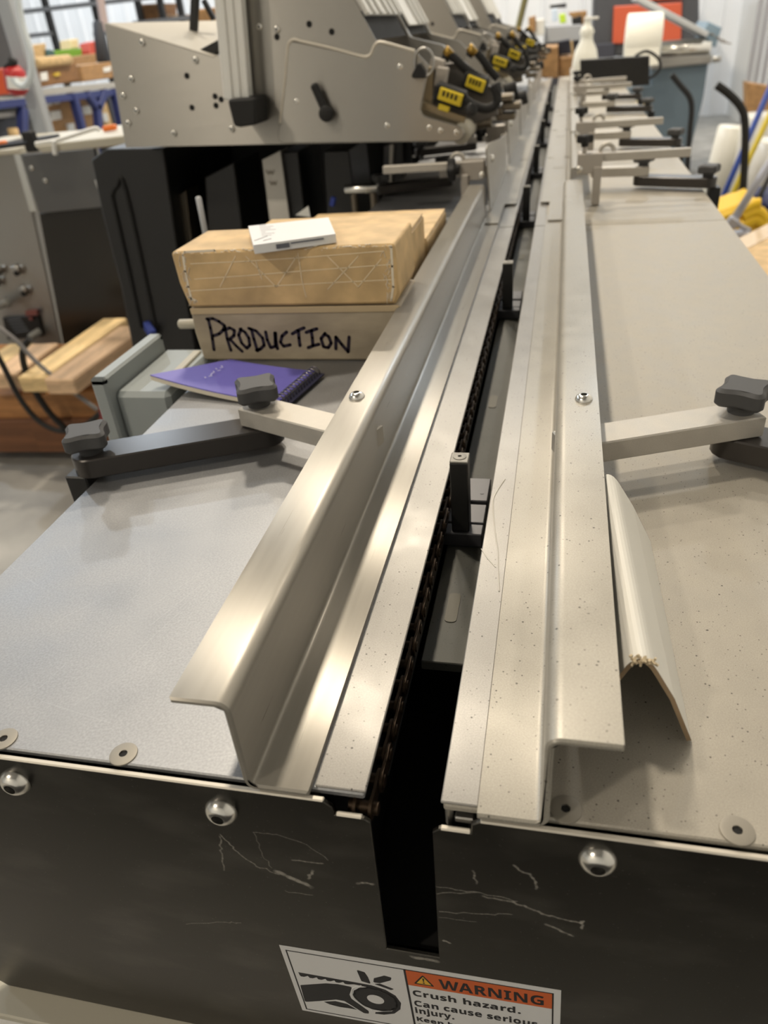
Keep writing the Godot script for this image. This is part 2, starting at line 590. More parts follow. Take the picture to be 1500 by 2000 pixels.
func screw_mesh(kind: String) -> Array:
	if not shared.has(kind):
		var b := Mb.new()
		var s := Mb.new()
		if kind == "button":
			b.lathe([[0.0068, 0], [0.0067, 0.0008], [0.0058, 0.0026], [0.0043, 0.0039], [0.003, 0.0044], [0.0025, 0.0044]], 28, 60)
			s.lathe([[0, 0.0022], [0.0025, 0.0022]], 6)
			b.lathe([[0.0025, 0.0044], [0.0025, 0.0022]], 6)
		elif kind == "flat":
			b.lathe([[0.0057, 0.0], [0.0056, 0.0005], [0.0046, 0.0007], [0.0017, 0.0007]], 28, 20)
			s.lathe([[0, 0.0002], [0.0018, 0.0002]], 6)
			b.lathe([[0.0017, 0.0007], [0.0017, 0.0002]], 6)
		else:
			b.lathe([[0.0048, 0], [0.0047, 0.002], [0.004, 0.003], [0.002, 0.003]], 20, 60)
			s.lathe([[0, 0.0014], [0.002, 0.0014]], 6)
			b.lathe([[0.002, 0.003], [0.002, 0.0014]], 6)
		shared[kind] = [b.mesh(), s.mesh()]
	return shared[kind]

func screw(kind: String, p: Vector3, up: Vector3, parent: Node3D, called := "screw", size := 1.0, material := "bright_steel"):
	var k := screw_mesh(kind)
	var o := inst(called, k[0], mats[material], parent)
	var s := up.cross(V(0.31, 0.2, 0.93)).normalized()
	o.transform = Transform3D(Basis(s, up, s.cross(up)).scaled(Vector3.ONE * size), p - cur)
	if parent.get_parent() == self:
		var q := inst("socket", k[1], mats.inside_black, o)
		q.set_meta("label", "dark hexagon socket")

func text(s: String, parent: Node3D, xf: Transform3D, height: float, width: float, material: Material, bold := true):
	var tm := TextMesh.new()
	var f := SystemFont.new()
	f.font_names = ["Droid Sans"]
	if bold: f.font_weight = 700
	tm.font = f
	tm.text = s
	tm.font_size = 64
	tm.pixel_size = 0.001
	tm.depth = 0.004
	tm.curve_step = 1.0
	var box := tm.get_aabb()
	var cap := 0.0464
	var o := inst("lettering", tm, material, parent)
	var sx := width / box.size.x
	var sy := height / cap
	# the node sits so that the text starts at xf's origin, on its baseline
	o.transform = xf * Transform3D(Basis(V(sx, 0, 0), V(0, sy, 0), V(0, 0, 0.05)), V(0, 0, 0))
	var ab := o.transform.basis.inverse() * Vector3.ZERO
	o.transform = xf * Transform3D(Basis(V(sx, 0, 0), V(0, sy, 0), V(0, 0, 0.05)), V(-box.position.x * sx, -text_base(s, box) * sy, 0))

func text_base(s: String, box: AABB) -> float:
	# descenders reach about 0.0145 under the baseline, other letters about none
	var low := false
	for ch in s: low = low or ch in "gjpqy"
	return box.position.y + (0.0152 if low else 0.0007)

func conveyor():
	var t := thing("conveyor_table", "long stainless steel conveyor table with a slotted front panel and a warning label", "conveyor", V(0, FLOOR, -1.8))
	# front panel with its slot
	var b := mb(0)
	var out := P2([-0.262, -0.216, -0.256, -0.2225, 0.256, -0.2225, 0.262, -0.216, 0.262, -0.0015, 0.0262, -0.0015, 0.0235, -0.0035, 0.0233, -0.0088, 0.0115, -0.0088, 0.0092, -0.0112, 0.0078, -0.1012, -0.0152, -0.1012, -0.0142, -0.0108, -0.0165, -0.0088, -0.0278, -0.0088, -0.0282, -0.0045, -0.0312, -0.0015, -0.262, -0.0015])
	b.prism(out, 2, -0.002, 0, 0.0004)
	obj("front_panel", b, mats.front_panel_steel, t)
	b = mb(0)
	for q in [[-0.261, -0.0312, -0.0015], [-0.0275, -0.0172, -0.0088], [0.012, 0.0232, -0.0088], [0.0264, 0.261, -0.0015]]: b.box(V((q[0] + q[1]) / 2.0, q[2] - 0.0003, -0.0012), V(q[1] - q[0], 0.0012, 0.0023), 0.0005)
	obj("lit_top_edge", b, mats.lit_edge_steel, t)  # lit cut edge of the panel, its brightness put in as lighter steel
	for p in [[-0.1675, -0.0155], [-0.0747, -0.0158], [0.0675, -0.0135], [0.165, -0.0135]]: screw("button", V(p[0], p[1], 0), V(0, 0, 1), t, "button_screw")
	# tops, in sections
	var zs := [-0.0032, -0.895, -1.98, -2.93, -3.75]
	for k in 4:
		for s in [-1, 1]:
			b = mb()
			var x0 := -0.25 if s < 0 else 0.013
			var x1 := -0.0165 if s < 0 else 0.25
			b.box(V((x0 + x1) / 2, -0.0015, (zs[k] + zs[k + 1]) / 2), V(x1 - x0, 0.003, zs[k] - zs[k + 1] - 0.002), 0.0006)
			obj("table_top", b, mats.clean_table if s < 0 else mats.dusty_table, t)
			b = mb()
			b.box(V(-0.02575 if s < 0 else 0.01875, 0.0005, (zs[k] + zs[k + 1]) / 2), V(0.0195 if s < 0 else 0.0135, 0.0014, zs[k] - zs[k + 1] - 0.003), 0.0004)
			obj("wear_strip", b, mats.strip_steel, t)
			b = mb()
			b.box(V(s * 0.2485, -0.113, (zs[k] + zs[k + 1]) / 2), V(0.002, 0.219, zs[k] - zs[k + 1] - 0.004), 0.0006)
			obj("side_panel", b, mats.steel_plain, t)
	for p in [[-0.1728, -0.0083], [-0.1172, -0.0083], [0.0559, -0.0087], [0.1121, -0.0087], [0.19, -0.0087]]: screw("flat", V(p[0], 0, p[1]), Vector3.UP, t, "flat_screw", 1.0, "screw_steel")
	# the inside of the slot
	b = mb()
	b.box(V(-0.034, -0.062, -1.88), V(0.006, 0.116, 3.74))
	b.box(V(0.024, -0.062, -1.88), V(0.006, 0.116, 3.74))
	b.box(V(-0.005, -0.118, -1.88), V(0.06, 0.004, 3.74))
	obj("slot_channel", b, mats.inside_black, t)
	b = mb()
	b.box(V(0.003, -0.033, -1.93), V(0.033, 0.006, 3.65), 0.0005)
	var m := mat("slide_bed_grey", c8(84, 84, 78), 0.6, 0.2)
	m.albedo_texture = mats.dusty_table.albedo_texture; m.uv1_scale = V(6, 6, 1)
	var bed := obj("slide_bed", b, m, t)
	for z in [-0.147, -0.41, -0.86]:
		b = mb()
		b.prism(fillet(P2([-0.006, z - 0.012, 0.0005, z - 0.012, 0.0005, z + 0.012, -0.006, z + 0.012]), 0.0032, 4), 1, -0.0302, -0.0296)
		obj("slot_hole", b, mat("grease_brown", c8(60, 54, 22), 0.5), bed)
	# roller chain on edge along the left of the slot
	var ch := Node3D.new()
	ch.name = "drive_chain"
	t.add_child(ch, true)
	for kind in 2:
		b = Mb.new()
		for s in [-1, 1]:
			var pl := P2([])
			for i in 12: pl.append(Vector2(0.00635 + 0.0046 * sin(TAU * i / 22.0), 0.0046 * cos(TAU * i / 22.0)))
			pl.append(Vector2(0, -0.0034))
			for i in 12: pl.append(Vector2(-0.00635 - 0.0046 * sin(TAU * i / 22.0), -0.0046 * cos(TAU * i / 22.0)))
			pl.append(Vector2(0, 0.0034))
			var off: float = s * (0.0046 if kind else 0.0031)
			b.prism(pl, 0, off - 0.0006, off + 0.0006)
		b.x = Transform3D(Basis(V(0, 0, 1), PI / 2), V(0, 0, 0.00635))
		b.cyl(V(0, -0.0058, 0), V(0, 0.0058, 0), 0.0026, 10)
		shared["link%d" % kind] = b.mesh()
	for k in 80:
		var l := inst("chain_link", shared["link%d" % (k % 2)], mat("chain_brown", c8(58, 45, 32), 0.5, 0.7), ch)
		l.position = V(-0.0185, -0.0125, -0.014 - k * 0.0127) - cur
	b = mb()
	for k in 200: b.box(V(-0.0185, -0.0125, -0.014 - (k + 80) * 0.0127), V(0.009, 0.008, 0.0105), 0.001)
	var rest := obj("chain_run", b, mats.chain_brown, ch)
	rest.set_meta("kind", "stuff")
	b = mb()
	b.box(V(-0.0165, -0.019, -1.88), V(0.005, 0.006, 3.7))
	obj("chain_guide", b, mats.inside_black, t)
	# foot of the front
	b = mb()
	b.box(V(0, -0.2262, -1.87), V(0.536, 0.0066, 3.77), 0.001)
	obj("base_plate", b, mats.cream_paint, t)
	for z in [-0.25, -1.2, -2.15, -3.4]:
		for s in [-1, 1]:
			b = mb()
			b.box(V(s * 0.2, (FLOOR - 0.21) / 2, z), V(0.06, -0.23 - FLOOR - 0.02, 0.06), 0.003)
			b.cyl(V(s * 0.2, FLOOR, z), V(s * 0.2, FLOOR + 0.02, z), 0.035, 16)
			obj("leg", b, mats.black_plate, t)
	# bits behind the notch
	b = mb()
	b.cyl(V(0.0148, -0.012, -0.006), V(0.0148, -0.001, -0.006), 0.0016, 10)
	b.box(V(0.0205, -0.007, -0.005), V(0.007, 0.003, 0.003), 0.0005)
	obj("bracket", b, mats.steel_plain, t)
	warning_label(t)

func warning_label(t: Node3D):
	var lab := Node3D.new()
	lab.name = "warning_label"
	lab.transform = Transform3D(Basis(V(0, 0, 1), deg_to_rad(1.86)), V(-0.0673, -0.1146, 0.0) - cur)
	lab.set_meta("label", "white warning label about a crush hazard with an orange band")
	t.add_child(lab, true)
	var keep := cur
	cur = Vector3.ZERO
	var r := func(u0, v0, u1, v1, z0, z1) -> Mb:
		var b := mb(0)
		b.box(V((u0 + u1) / 2000.0, -(v0 + v1) / 2000.0, (z0 + z1) / 2000.0), V((u1 - u0) / 1000.0, (v1 - v0) / 1000.0, (z1 - z0) / 1000.0), 0.00004)
		return b
	var white := mat("label_white", c8(206, 206, 206), 0.45)
	var ink := mat("label_ink", c8(26, 26, 30), 0.5)
	var orange := mat("label_orange", c8(196, 92, 40), 0.5)
	obj("label_sheet", r.call(0, 0, 127, 63, 0, 0.18), white, lab)
	var b := mb(0)
	for q in [[2.4, 3.4, 124, 4.1], [2.4, 60.2, 124, 60.9], [2.4, 3.4, 3.1, 60.9], [123.3, 3.4, 124, 60.9], [58.3, 3.4, 59.3, 60.9]]:
		b.box(V((q[0] + q[2]) / 2000.0, -(q[1] + q[3]) / 2000.0, 0.00021), V((q[2] - q[0]) / 1000.0, (q[3] - q[1]) / 1000.0, 0.00006))
	obj("border_line", b, ink, lab)
	obj("orange_band", r.call(59.3, 4.1, 123.3, 17.4, 0.18, 0.23), orange, lab)
	b = mb(0)
	b.prism(fillet(P2([0.0669, -0.006, 0.0621, -0.0151, 0.0717, -0.0151]), 0.0006, 3), 2, 0.00023, 0.00026)
	obj("hazard_triangle", b, ink, lab)
	b = mb(0)
	b.prism(P2([0.0669, -0.0077, 0.0635, -0.0142, 0.0703, -0.0142]), 2, 0.00026, 0.00029)
	obj("triangle_face", b, mat("label_yellow", c8(214, 168, 50), 0.5), lab)
	b = mb(0)
	b.prism(P2([0.0664, -0.009, 0.0674, -0.009, 0.0671, -0.0122, 0.0667, -0.0122]), 2, 0.00029, 0.00032)
	b.box(V(0.0669, -0.0132, 0.0003), V(0.0009, 0.0009, 0.00004))
	obj("exclamation_mark", b, ink, lab)
	var pos := func(u, v) -> Transform3D: return Transform3D(Basis(), V(u / 1000.0, -v / 1000.0, 0.00024))
	text("WARNING", lab, pos.call(74.0, 15.3), 0.0079, 0.0458, ink)
	text("Crush hazard.", lab, pos.call(60.8, 26.8), 0.0052, 0.049, ink)
	text("Can cause serious", lab, pos.call(60.6, 36.6), 0.0052, 0.0565, ink)
	text("injury.", lab, pos.call(60.4, 43.6), 0.0052, 0.0185, ink)
	text("Keep hands", lab, pos.call(60.4, 51.6), 0.004, 0.031, ink)
	text("away", lab, pos.call(60.4, 57.6), 0.004, 0.014, ink)
	# the picture: a toothed belt, a gear, and a hand drawn in between
	b = mb(0)
	var flat := func(a: Array, rad := 0.0):
		var p := PackedVector2Array()
		for i in range(0, a.size(), 2): p.append(Vector2(a[i] / 1000.0, -a[i + 1] / 1000.0))
		b.prism(fillet(p, rad / 1000.0, 3) if rad > 0 else p, 2, 0.00018, 0.00023)
	var belt := [5.1, 23.2, 33, 23.6, 41, 23.8, 47.5, 25.8, 52, 30, 54, 36.5, 53, 43, 49.5, 48.5, 44, 51.6, 39.5, 52.2, 39.8, 50.6, 44, 49.6, 48.4, 46.6, 51, 42, 51.8, 36.6, 50.2, 31, 46.4, 27.2, 41, 26, 33, 25.6]
	for k in 6: belt.append_array([30 - k * 4.4, 25.4, 29.4 - k * 4.4, 26.8, 27.8 - k * 4.4, 26.8, 27.2 - k * 4.4, 25.2])
	belt.append_array([5.4, 25])
	flat.call(belt)
	var gear := []
	for i in 56:
		var ph := TAU * i / 56.0
		var rr := 11.2 if i % 4 < 2 else 9.6
		gear.append_array([41.5 + rr * cos(ph), 37.2 + rr * sin(ph)])
	flat.call(gear)
	flat.call([3.8, 36.0, 18, 29.6, 24, 28.4, 31, 28.8, 29.8, 33, 28.6, 37, 29, 40.8, 32, 45.6, 36.4, 50.6, 36.2, 53.4, 33.6, 53.8, 29, 48.4, 24.6, 44.2, 20.5, 44.6, 12, 49, 3.2, 53.1], 1.0)
	flat.call([13.7, 49.2, 20, 46.4, 26, 47.2, 30.4, 51.4, 26, 51.4, 24, 50.0, 21.5, 51.8, 19, 50.2, 16.5, 51])
	flat.call([35.6, 11.2, 39.4, 12.4, 40.4, 16.4, 41.0, 22.6, 36.6, 21.4, 36.2, 16.6], 0.8)
	flat.call([42.4, 20.6, 43.2, 16.6, 48.6, 12.4, 52, 13.2, 51.2, 16, 45.6, 20.4], 0.8)
	flat.call([42.6, 22.0, 45.6, 20.8, 52, 23.8, 50.4, 25.2], 0.4)
	obj("pictogram", b, ink, lab)
	b = mb(0)
	b.x.origin = V(0.0415, -0.0372, 0)
	b.x.basis = Basis(V(1, 0, 0), PI / 2)
	b.lathe([[0.0042, 0.00023], [0.0042, 0.00026], [0, 0.00026]], 24)
	obj("gear_hub", b, white, lab)
	b = mb(0)
	b.tube(spline([V(0.0362, -0.0256, 0.00022), V(0.0318, -0.029, 0.00022), V(0.0302, -0.034, 0.00022), V(0.0306, -0.0395, 0.00022), V(0.034, -0.0455, 0.00022), V(0.0384, -0.0496, 0.00022)], 6), 0.00038, 6)
	obj("outline", b, white, lab)
	cur = keep

func marks():
	var t := thing("glue_trail", "thin pale dried glue trail on the right wear strip beside the slot", "glue", V(0.0176, 0.0013, -0.1805))
	var b := mb()
	b.tube(spline([V(0.019, 0.0013, -0.2325), V(0.0144, 0.0013, -0.2133), V(0.0145, 0.0013, -0.2011), V(0.017, 0.0013, -0.1804), V(0.0204, 0.0013, -0.1591), V(0.0218, 0.0013, -0.1437), V(0.0237, 0.0013, -0.1254)], 6), 0.00035, 6)
	b.tube(spline([V(0.0117, 0.0013, -0.1597), V(0.0156, 0.0013, -0.1519), V(0.0205, 0.0013, -0.1445)], 4), 0.00025, 6)
	obj("trail", b, mat("glue_pale", c8(206, 202, 192), 0.4), t)
	t = thing("hair", "short dark hair lying on the lower lip of the left rail", "hair", V(-0.0447, 0.0025, -0.0125))
	b = mb()
	b.tube(spline([V(-0.0494, 0.0025, -0.009), V(-0.0477, 0.0025, -0.0102), V(-0.045, 0.0025, -0.012), V(-0.042, 0.0025, -0.0143), V(-0.0404, 0.0025, -0.016), V(-0.0399, 0.0025, -0.0185)], 4), 0.00016, 5)
	obj("hair", b, mat("hair_dark", c8(84, 74, 62), 0.6), t)

func rails():
	marks()
	var L := 0.953
	var t := thing("guide_rail", "left bent stainless guide rail with an upper lip turned away from the slot", "guide rail", V(-0.06, 0, -0.476))
	var b := mb()
	b.prism(strip(fillet(P2([-0.0815, 0.0448, -0.0604, 0.0448, -0.0604, 0.0014, -0.0366, 0.0014]), 0.0042, 6, false), 0.0028), 2, -L, 0.0, 0.0008)
	obj("rail_profile", b, mats.brushed_steel, t)
	screw("button", V(-0.0737, 0.0462, -0.251), Vector3.UP, t, "button_screw", 0.75)
	t = thing("guide_rail", "right bent stainless guide rail with an upper lip over the dusty right table top", "guide rail", V(0.05, 0, -0.476))
	b = mb()
	b.prism(strip(fillet(P2([0.0255, 0.0014, 0.0489, 0.0014, 0.0489, 0.0448, 0.0712, 0.0448]), 0.0042, 6, false), 0.0028), 2, -L, 0.0, 0.0008)
	obj("rail_profile", b, mats.dusty_steel, t)
	screw("button", V(0.0628, 0.0462, -0.251), Vector3.UP, t, "button_screw", 0.75)
	# the rails of the sections behind, each with a tongue laid over the rail before it
	for k in 6:
		var z0 := -1.03 - 0.41 * k
		var z1 := z0 - 0.405
		var where: String = ["nearest the front", "second from the front", "third from the front", "fourth from the front", "fifth from the front", "sixth from the front"][k]
		t = thing("guide_plate", "upright left guide plate with a notched tongue beyond the long rail, " + where, "guide plate", V(-0.05, 0, z0 - 0.2), "left guide plates")
		b = mb()
		b.prism(fillet(P2([-0.0555, z0 + 0.124, -0.037, z0 + 0.124, -0.037, z0, -0.02, z0, -0.02, z1, -0.0555, z1]), 0.002, 2), 1, 0.003 + 0.0002 * k, 0.0045 + 0.0002 * k, 0.0003)
		obj("lower_plate", b, mats.dusty_steel, t)
		b = mb()
		b.prism(fillet(P2([z0 + 0.05, 0.005, z0 - 0.3, 0.005, z0 - 0.3, 0.066, z0 - 0.12, 0.078, z0 + 0.08, 0.098, z0 + 0.105, 0.096, z0 + 0.06, 0.02]), 0.005, 4), 0, -0.0555, -0.0537, 0.0003)
		obj("upright_plate", b, mats.dusty_steel, t)
		screw("button", V(-0.0537, 0.072, z0 + 0.03), V(1, 0, 0), t, "button_screw", 0.8)
		t = thing("guide_plate", "flat right guide plate with a notched tongue beyond the long rail, " + where, "guide plate", V(0.035, 0, z0 - 0.2), "right guide plates")
		b = mb()
		b.prism(fillet(P2([0.0285, z0 + 0.12, 0.0475, z0 + 0.12, 0.0475, z0, 0.0515, z0, 0.0515, z1, 0.0155, z1, 0.0155, z0, 0.0285, z0]), 0.002, 2), 1, 0.0035 + 0.0006 * k, 0.005 + 0.0006 * k, 0.0003)
		obj("lower_plate", b, mats.dusty_steel, t)
		b = mb()
		b.prism(strip(fillet(P2([0.0545, 0.0015, 0.058, 0.0015, 0.058, 0.0452, 0.075, 0.0452]), 0.003, 4, false), 0.002), 2, z1, z0 - 0.02, 0.0003)
		obj("lip_profile", b, mats.dusty_steel, t)

func pushers():
	var t := thing("pusher_pin", "black pusher post standing in the slot nearest the front", "pusher", V(-0.005, -0.03, -0.215), "pusher posts on the chain")
	var b := mb()
	b.box(V(-0.0045, -0.0247, -0.2085), V(0.0245, 0.0093, 0.011), 0.0006)
	b.box(V(-0.0045, -0.0247, -0.226), V(0.0245, 0.0093, 0.021), 0.0006)
	b.box(V(-0.0045, -0.0237, -0.253), V(0.0245, 0.0093, 0.028), 0.0006)
	b.cyl(V(0.0035, -0.0192, -0.248), V(0.0035, -0.0188, -0.248), 0.0012, 10)
	obj("base_block", b, mat("pusher_dark", c8(70, 70, 74), 0.4, 0.3), t)
	b = mb()
	b.box(V(-0.0052, 0.0035, -0.2105), V(0.0104, 0.047, 0.0115), 0.0006)
	obj("post", b, mat("pusher_black", c8(24, 24, 24), 0.45), t)
	b = mb()
	b.box(V(-0.0052, 0.0275, -0.2105), V(0.0104, 0.0012, 0.0115), 0.0004)
	obj("post_cap", b, mat("cap_grey", c8(128, 126, 120), 0.5, 0.4), t)
	screw("flat", V(-0.0052, 0.0281, -0.211), Vector3.UP, t, "cap_screw", 0.68, "cap_grey")
	for k in 6: dup(t, "black pusher post standing in the slot, " + ["second", "third", "fourth", "fifth", "sixth", "seventh"][k] + " from the front", V(0, 0, -0.41 * (k + 1)))

func knob_mesh() -> Mesh:
	if not shared.has("knob"):
		var b := Mb.new()
		var p := PackedVector2Array()
		for i in 48:
			var a := TAU * i / 48
			var r := 0.0142 * (1.0 + 0.19 * cos(4 * a) + 0.03 * cos(8 * a))
			p.append(Vector2(r * cos(a), r * sin(a)))
		b.prism(p, 1, 0.006, 0.0185, 0.0022)
		b.lathe([[0.0075, 0], [0.008, 0.0055], [0.0105, 0.0075]], 20)
		shared["knob"] = b.mesh()
	return shared["knob"]

func clamp_arm(label: String, a: Vector3, p: Vector3, e: Vector3, s: float, full := true) -> Node3D:
	# bar from a at the rail to the pivot p, black arm from p to the table edge e
	var t := thing("clamp_arm", label, "clamp arm", e, "hinged clamp arms of the guide rails")
	var b := mb()
	var d := (p - a).normalized()
	var n := d.cross(Vector3.UP)
	var w := 0.0115
	var poly := PackedVector2Array()
	for q in [a - n * w, a + n * w, p + d * 0.009 + n * w, p + d * 0.009 - n * w]: poly.append(Vector2(q.x, q.z))
	b.prism(poly, 1, a.y - 0.0065, a.y + 0.0065, 0.0008)
	obj("bar", b, mats.bar_aluminium, t)
	b = mb()
	d = (e - p).normalized()
	d.y = 0
	n = d.cross(Vector3.UP)
	poly = PackedVector2Array()
	for end in [[p, -1.0], [e, 1.0]]:
		for i in 9:
			var ang := PI * (i / 8.0 - 0.5)
			var q: Vector3 = end[0] + d * (cos(ang) * 0.0135 * end[1]) + n * (sin(ang) * 0.0135 * end[1])
			poly.append(Vector2(q.x, q.z))
	b.prism(poly, 1, a.y - 0.0205, a.y - 0.0068, 0.0009)
	obj("black_arm", b, mats.black_arm, t)
	for q in [p + V(0, a.y - p.y + 0.0065, 0), V(e.x, a.y - 0.0068, e.z)]:
		var k := inst("knob", knob_mesh(), mats.knob_plastic, t)
		k.position = q - cur
		k.rotation.y = 0.35 * s
		k.scale.y = 0.9
	b = mb()
	b.box(V(e.x + s * 0.0105, -0.06, e.z), V(0.016, 0.13, 0.022), 0.001)
	b.box(V(e.x + s * 0.0125, -0.1, e.z), V(0.02, 0.05, 0.03), 0.001)
	obj("post", b, mats.black_plate, t)
	return t

func clamps():
	clamp_arm("left hinged clamp arm with two black knobs in front of the purple notepad", V(-0.061, 0.0255, -0.231), V(-0.147, 0.0255, -0.268), V(-0.2505, 0.006, -0.221), -1)
	clamp_arm("right hinged clamp arm with black knobs on the dusty right table", V(0.05, 0.0255, -0.2275), V(0.153, 0.0255, -0.2685), V(0.2545, 0.006, -0.222), 1)
	# further stations: a hinged arm and a square cross bar clamped to the rail
	var spots := [[-1.115, -1.026, "second"], [-1.53, -1.394, "third"], [-2.15, -2.222, "fourth"], [-2.5, -2.44, "fifth"]]
	for k in 4:
		var z: float = spots[k][0]
		clamp_arm("right hinged clamp arm, %s from the front, beyond the first table section" % spots[k][2], V(0.09, 0.0255, z - 0.02), V(0.165, 0.0255, z - 0.01), V(0.253, 0.006, z + 0.03), 1)
		cross_bar(1, spots[k][1], "square cross bar of the right rail, %s from the front" % ["first", "second", "third", "fourth"][k])
	for k in 3:
		cross_bar(-1, -1.02 - 0.41 * k, "square cross bar with black knob of the left rail, %s from the front" % ["first", "second", "third"][k])
		var z := -1.19 - 0.41 * k
		clamp_arm("left hinged clamp arm, %s one under the feeders" % ["first", "second", "third"][k], V(-0.075, 0.0255, z - 0.02), V(-0.15, 0.0255, z - 0.01), V(-0.253, 0.006, z + 0.03), -1)

func cross_bar(s: float, z: float, label: String):
	var t := thing("cross_bar", label, "cross bar", V(s * 0.1, 0.0, z), "cross bars of the guide rails")
	var b := mb(0)
	b.box(V(s * 0.082, 0.056, z), V(0.034, 0.026, 0.03), 0.0012)
	b.box(V(s * 0.093, 0.027, z + 0.012), V(0.011, 0.05, 0.016), 0.001)
	if s > 0: b.cyl(V(0.074, 0.068, z + 0.004), V(0.074, 0.08, z + 0.004), 0.003, 10)
	obj("clamp_block", b, mat("block_grey", c8(172, 166, 158), 0.55, 0.3), t)
	b = mb(0)
	b.box(V(s * 0.157, 0.062, z), V(0.118, 0.011, 0.011), 0.001)
	obj("square_bar", b, mats.bar_aluminium, t)
	var k := inst("knob", knob_mesh(), mats.black_rubber, t)
	k.scale = V(0.66, 0.8, 0.66)
	if s > 0: k.position = V(s * 0.074, 0.077, z + 0.004) - cur
	else: k.transform = Transform3D(Basis(V(0, 0, 1), PI / 2).scaled(Vector3.ONE * 0.9), V(s * 0.1, 0.06, z + 0.02) - cur)
	b = mb()
	b.cyl(V(s * 0.068, 0.05, z + 0.015), V(s * 0.068, 0.05, z + 0.018), 0.005, 12, 0.001)
	obj("set_screw", b, mats.bright_steel, t)
	b = mb()
	var ring := []
	for i in 13: ring.append(V(s * 0.105 + 0.009 * cos(PI * i / 12.0), 0.069 + 0.009 * sin(PI * i / 12.0), z))
	b.tube(ring, 0.003, 8)
	obj("eye_loop", b, mats.bar_aluminium, t)

func ribbon(b: Mb, pts: Array, w: float, z: float):
	# a flat pen stroke with round ends on a plane that faces +z
	for i in pts.size():
		var p: Vector2 = pts[i]
		var c := V(p.x, p.y, z)
		for k in 8:
			var a := TAU * k / 8
			var e := TAU * (k + 1) / 8
			b.tri(c, c + V(cos(a), sin(a), 0) * w, c + V(cos(e), sin(e), 0) * w, Vector3.BACK)
		if i + 1 < pts.size():
			var q: Vector2 = pts[i + 1]
			var n := (q - p).normalized().orthogonal() * w
			b.quad(V(p.x + n.x, p.y + n.y, z), V(q.x + n.x, q.y + n.y, z), V(q.x - n.x, q.y - n.y, z), V(p.x - n.x, p.y - n.y, z), Vector3.BACK)

func carton(t: Node3D, lo: Vector3, hi: Vector3, m: Material, lid := true, wob := 0.0):
	var b := mb()
	b.box((lo + hi) / 2, hi - lo, 0.0022)
	obj("body", b, m, t)
	if lid:
		b = mb()
		for s in [-1, 1]:
			b.box(V((lo.x + hi.x) / 2, hi.y + 0.0008, (lo.z + hi.z) / 2 + s * (hi.z - lo.z) * 0.252), V(hi.x - lo.x - 0.002, 0.0016, (hi.z - lo.z) * 0.494), 0.0006)
		obj("flap", b, m, t)

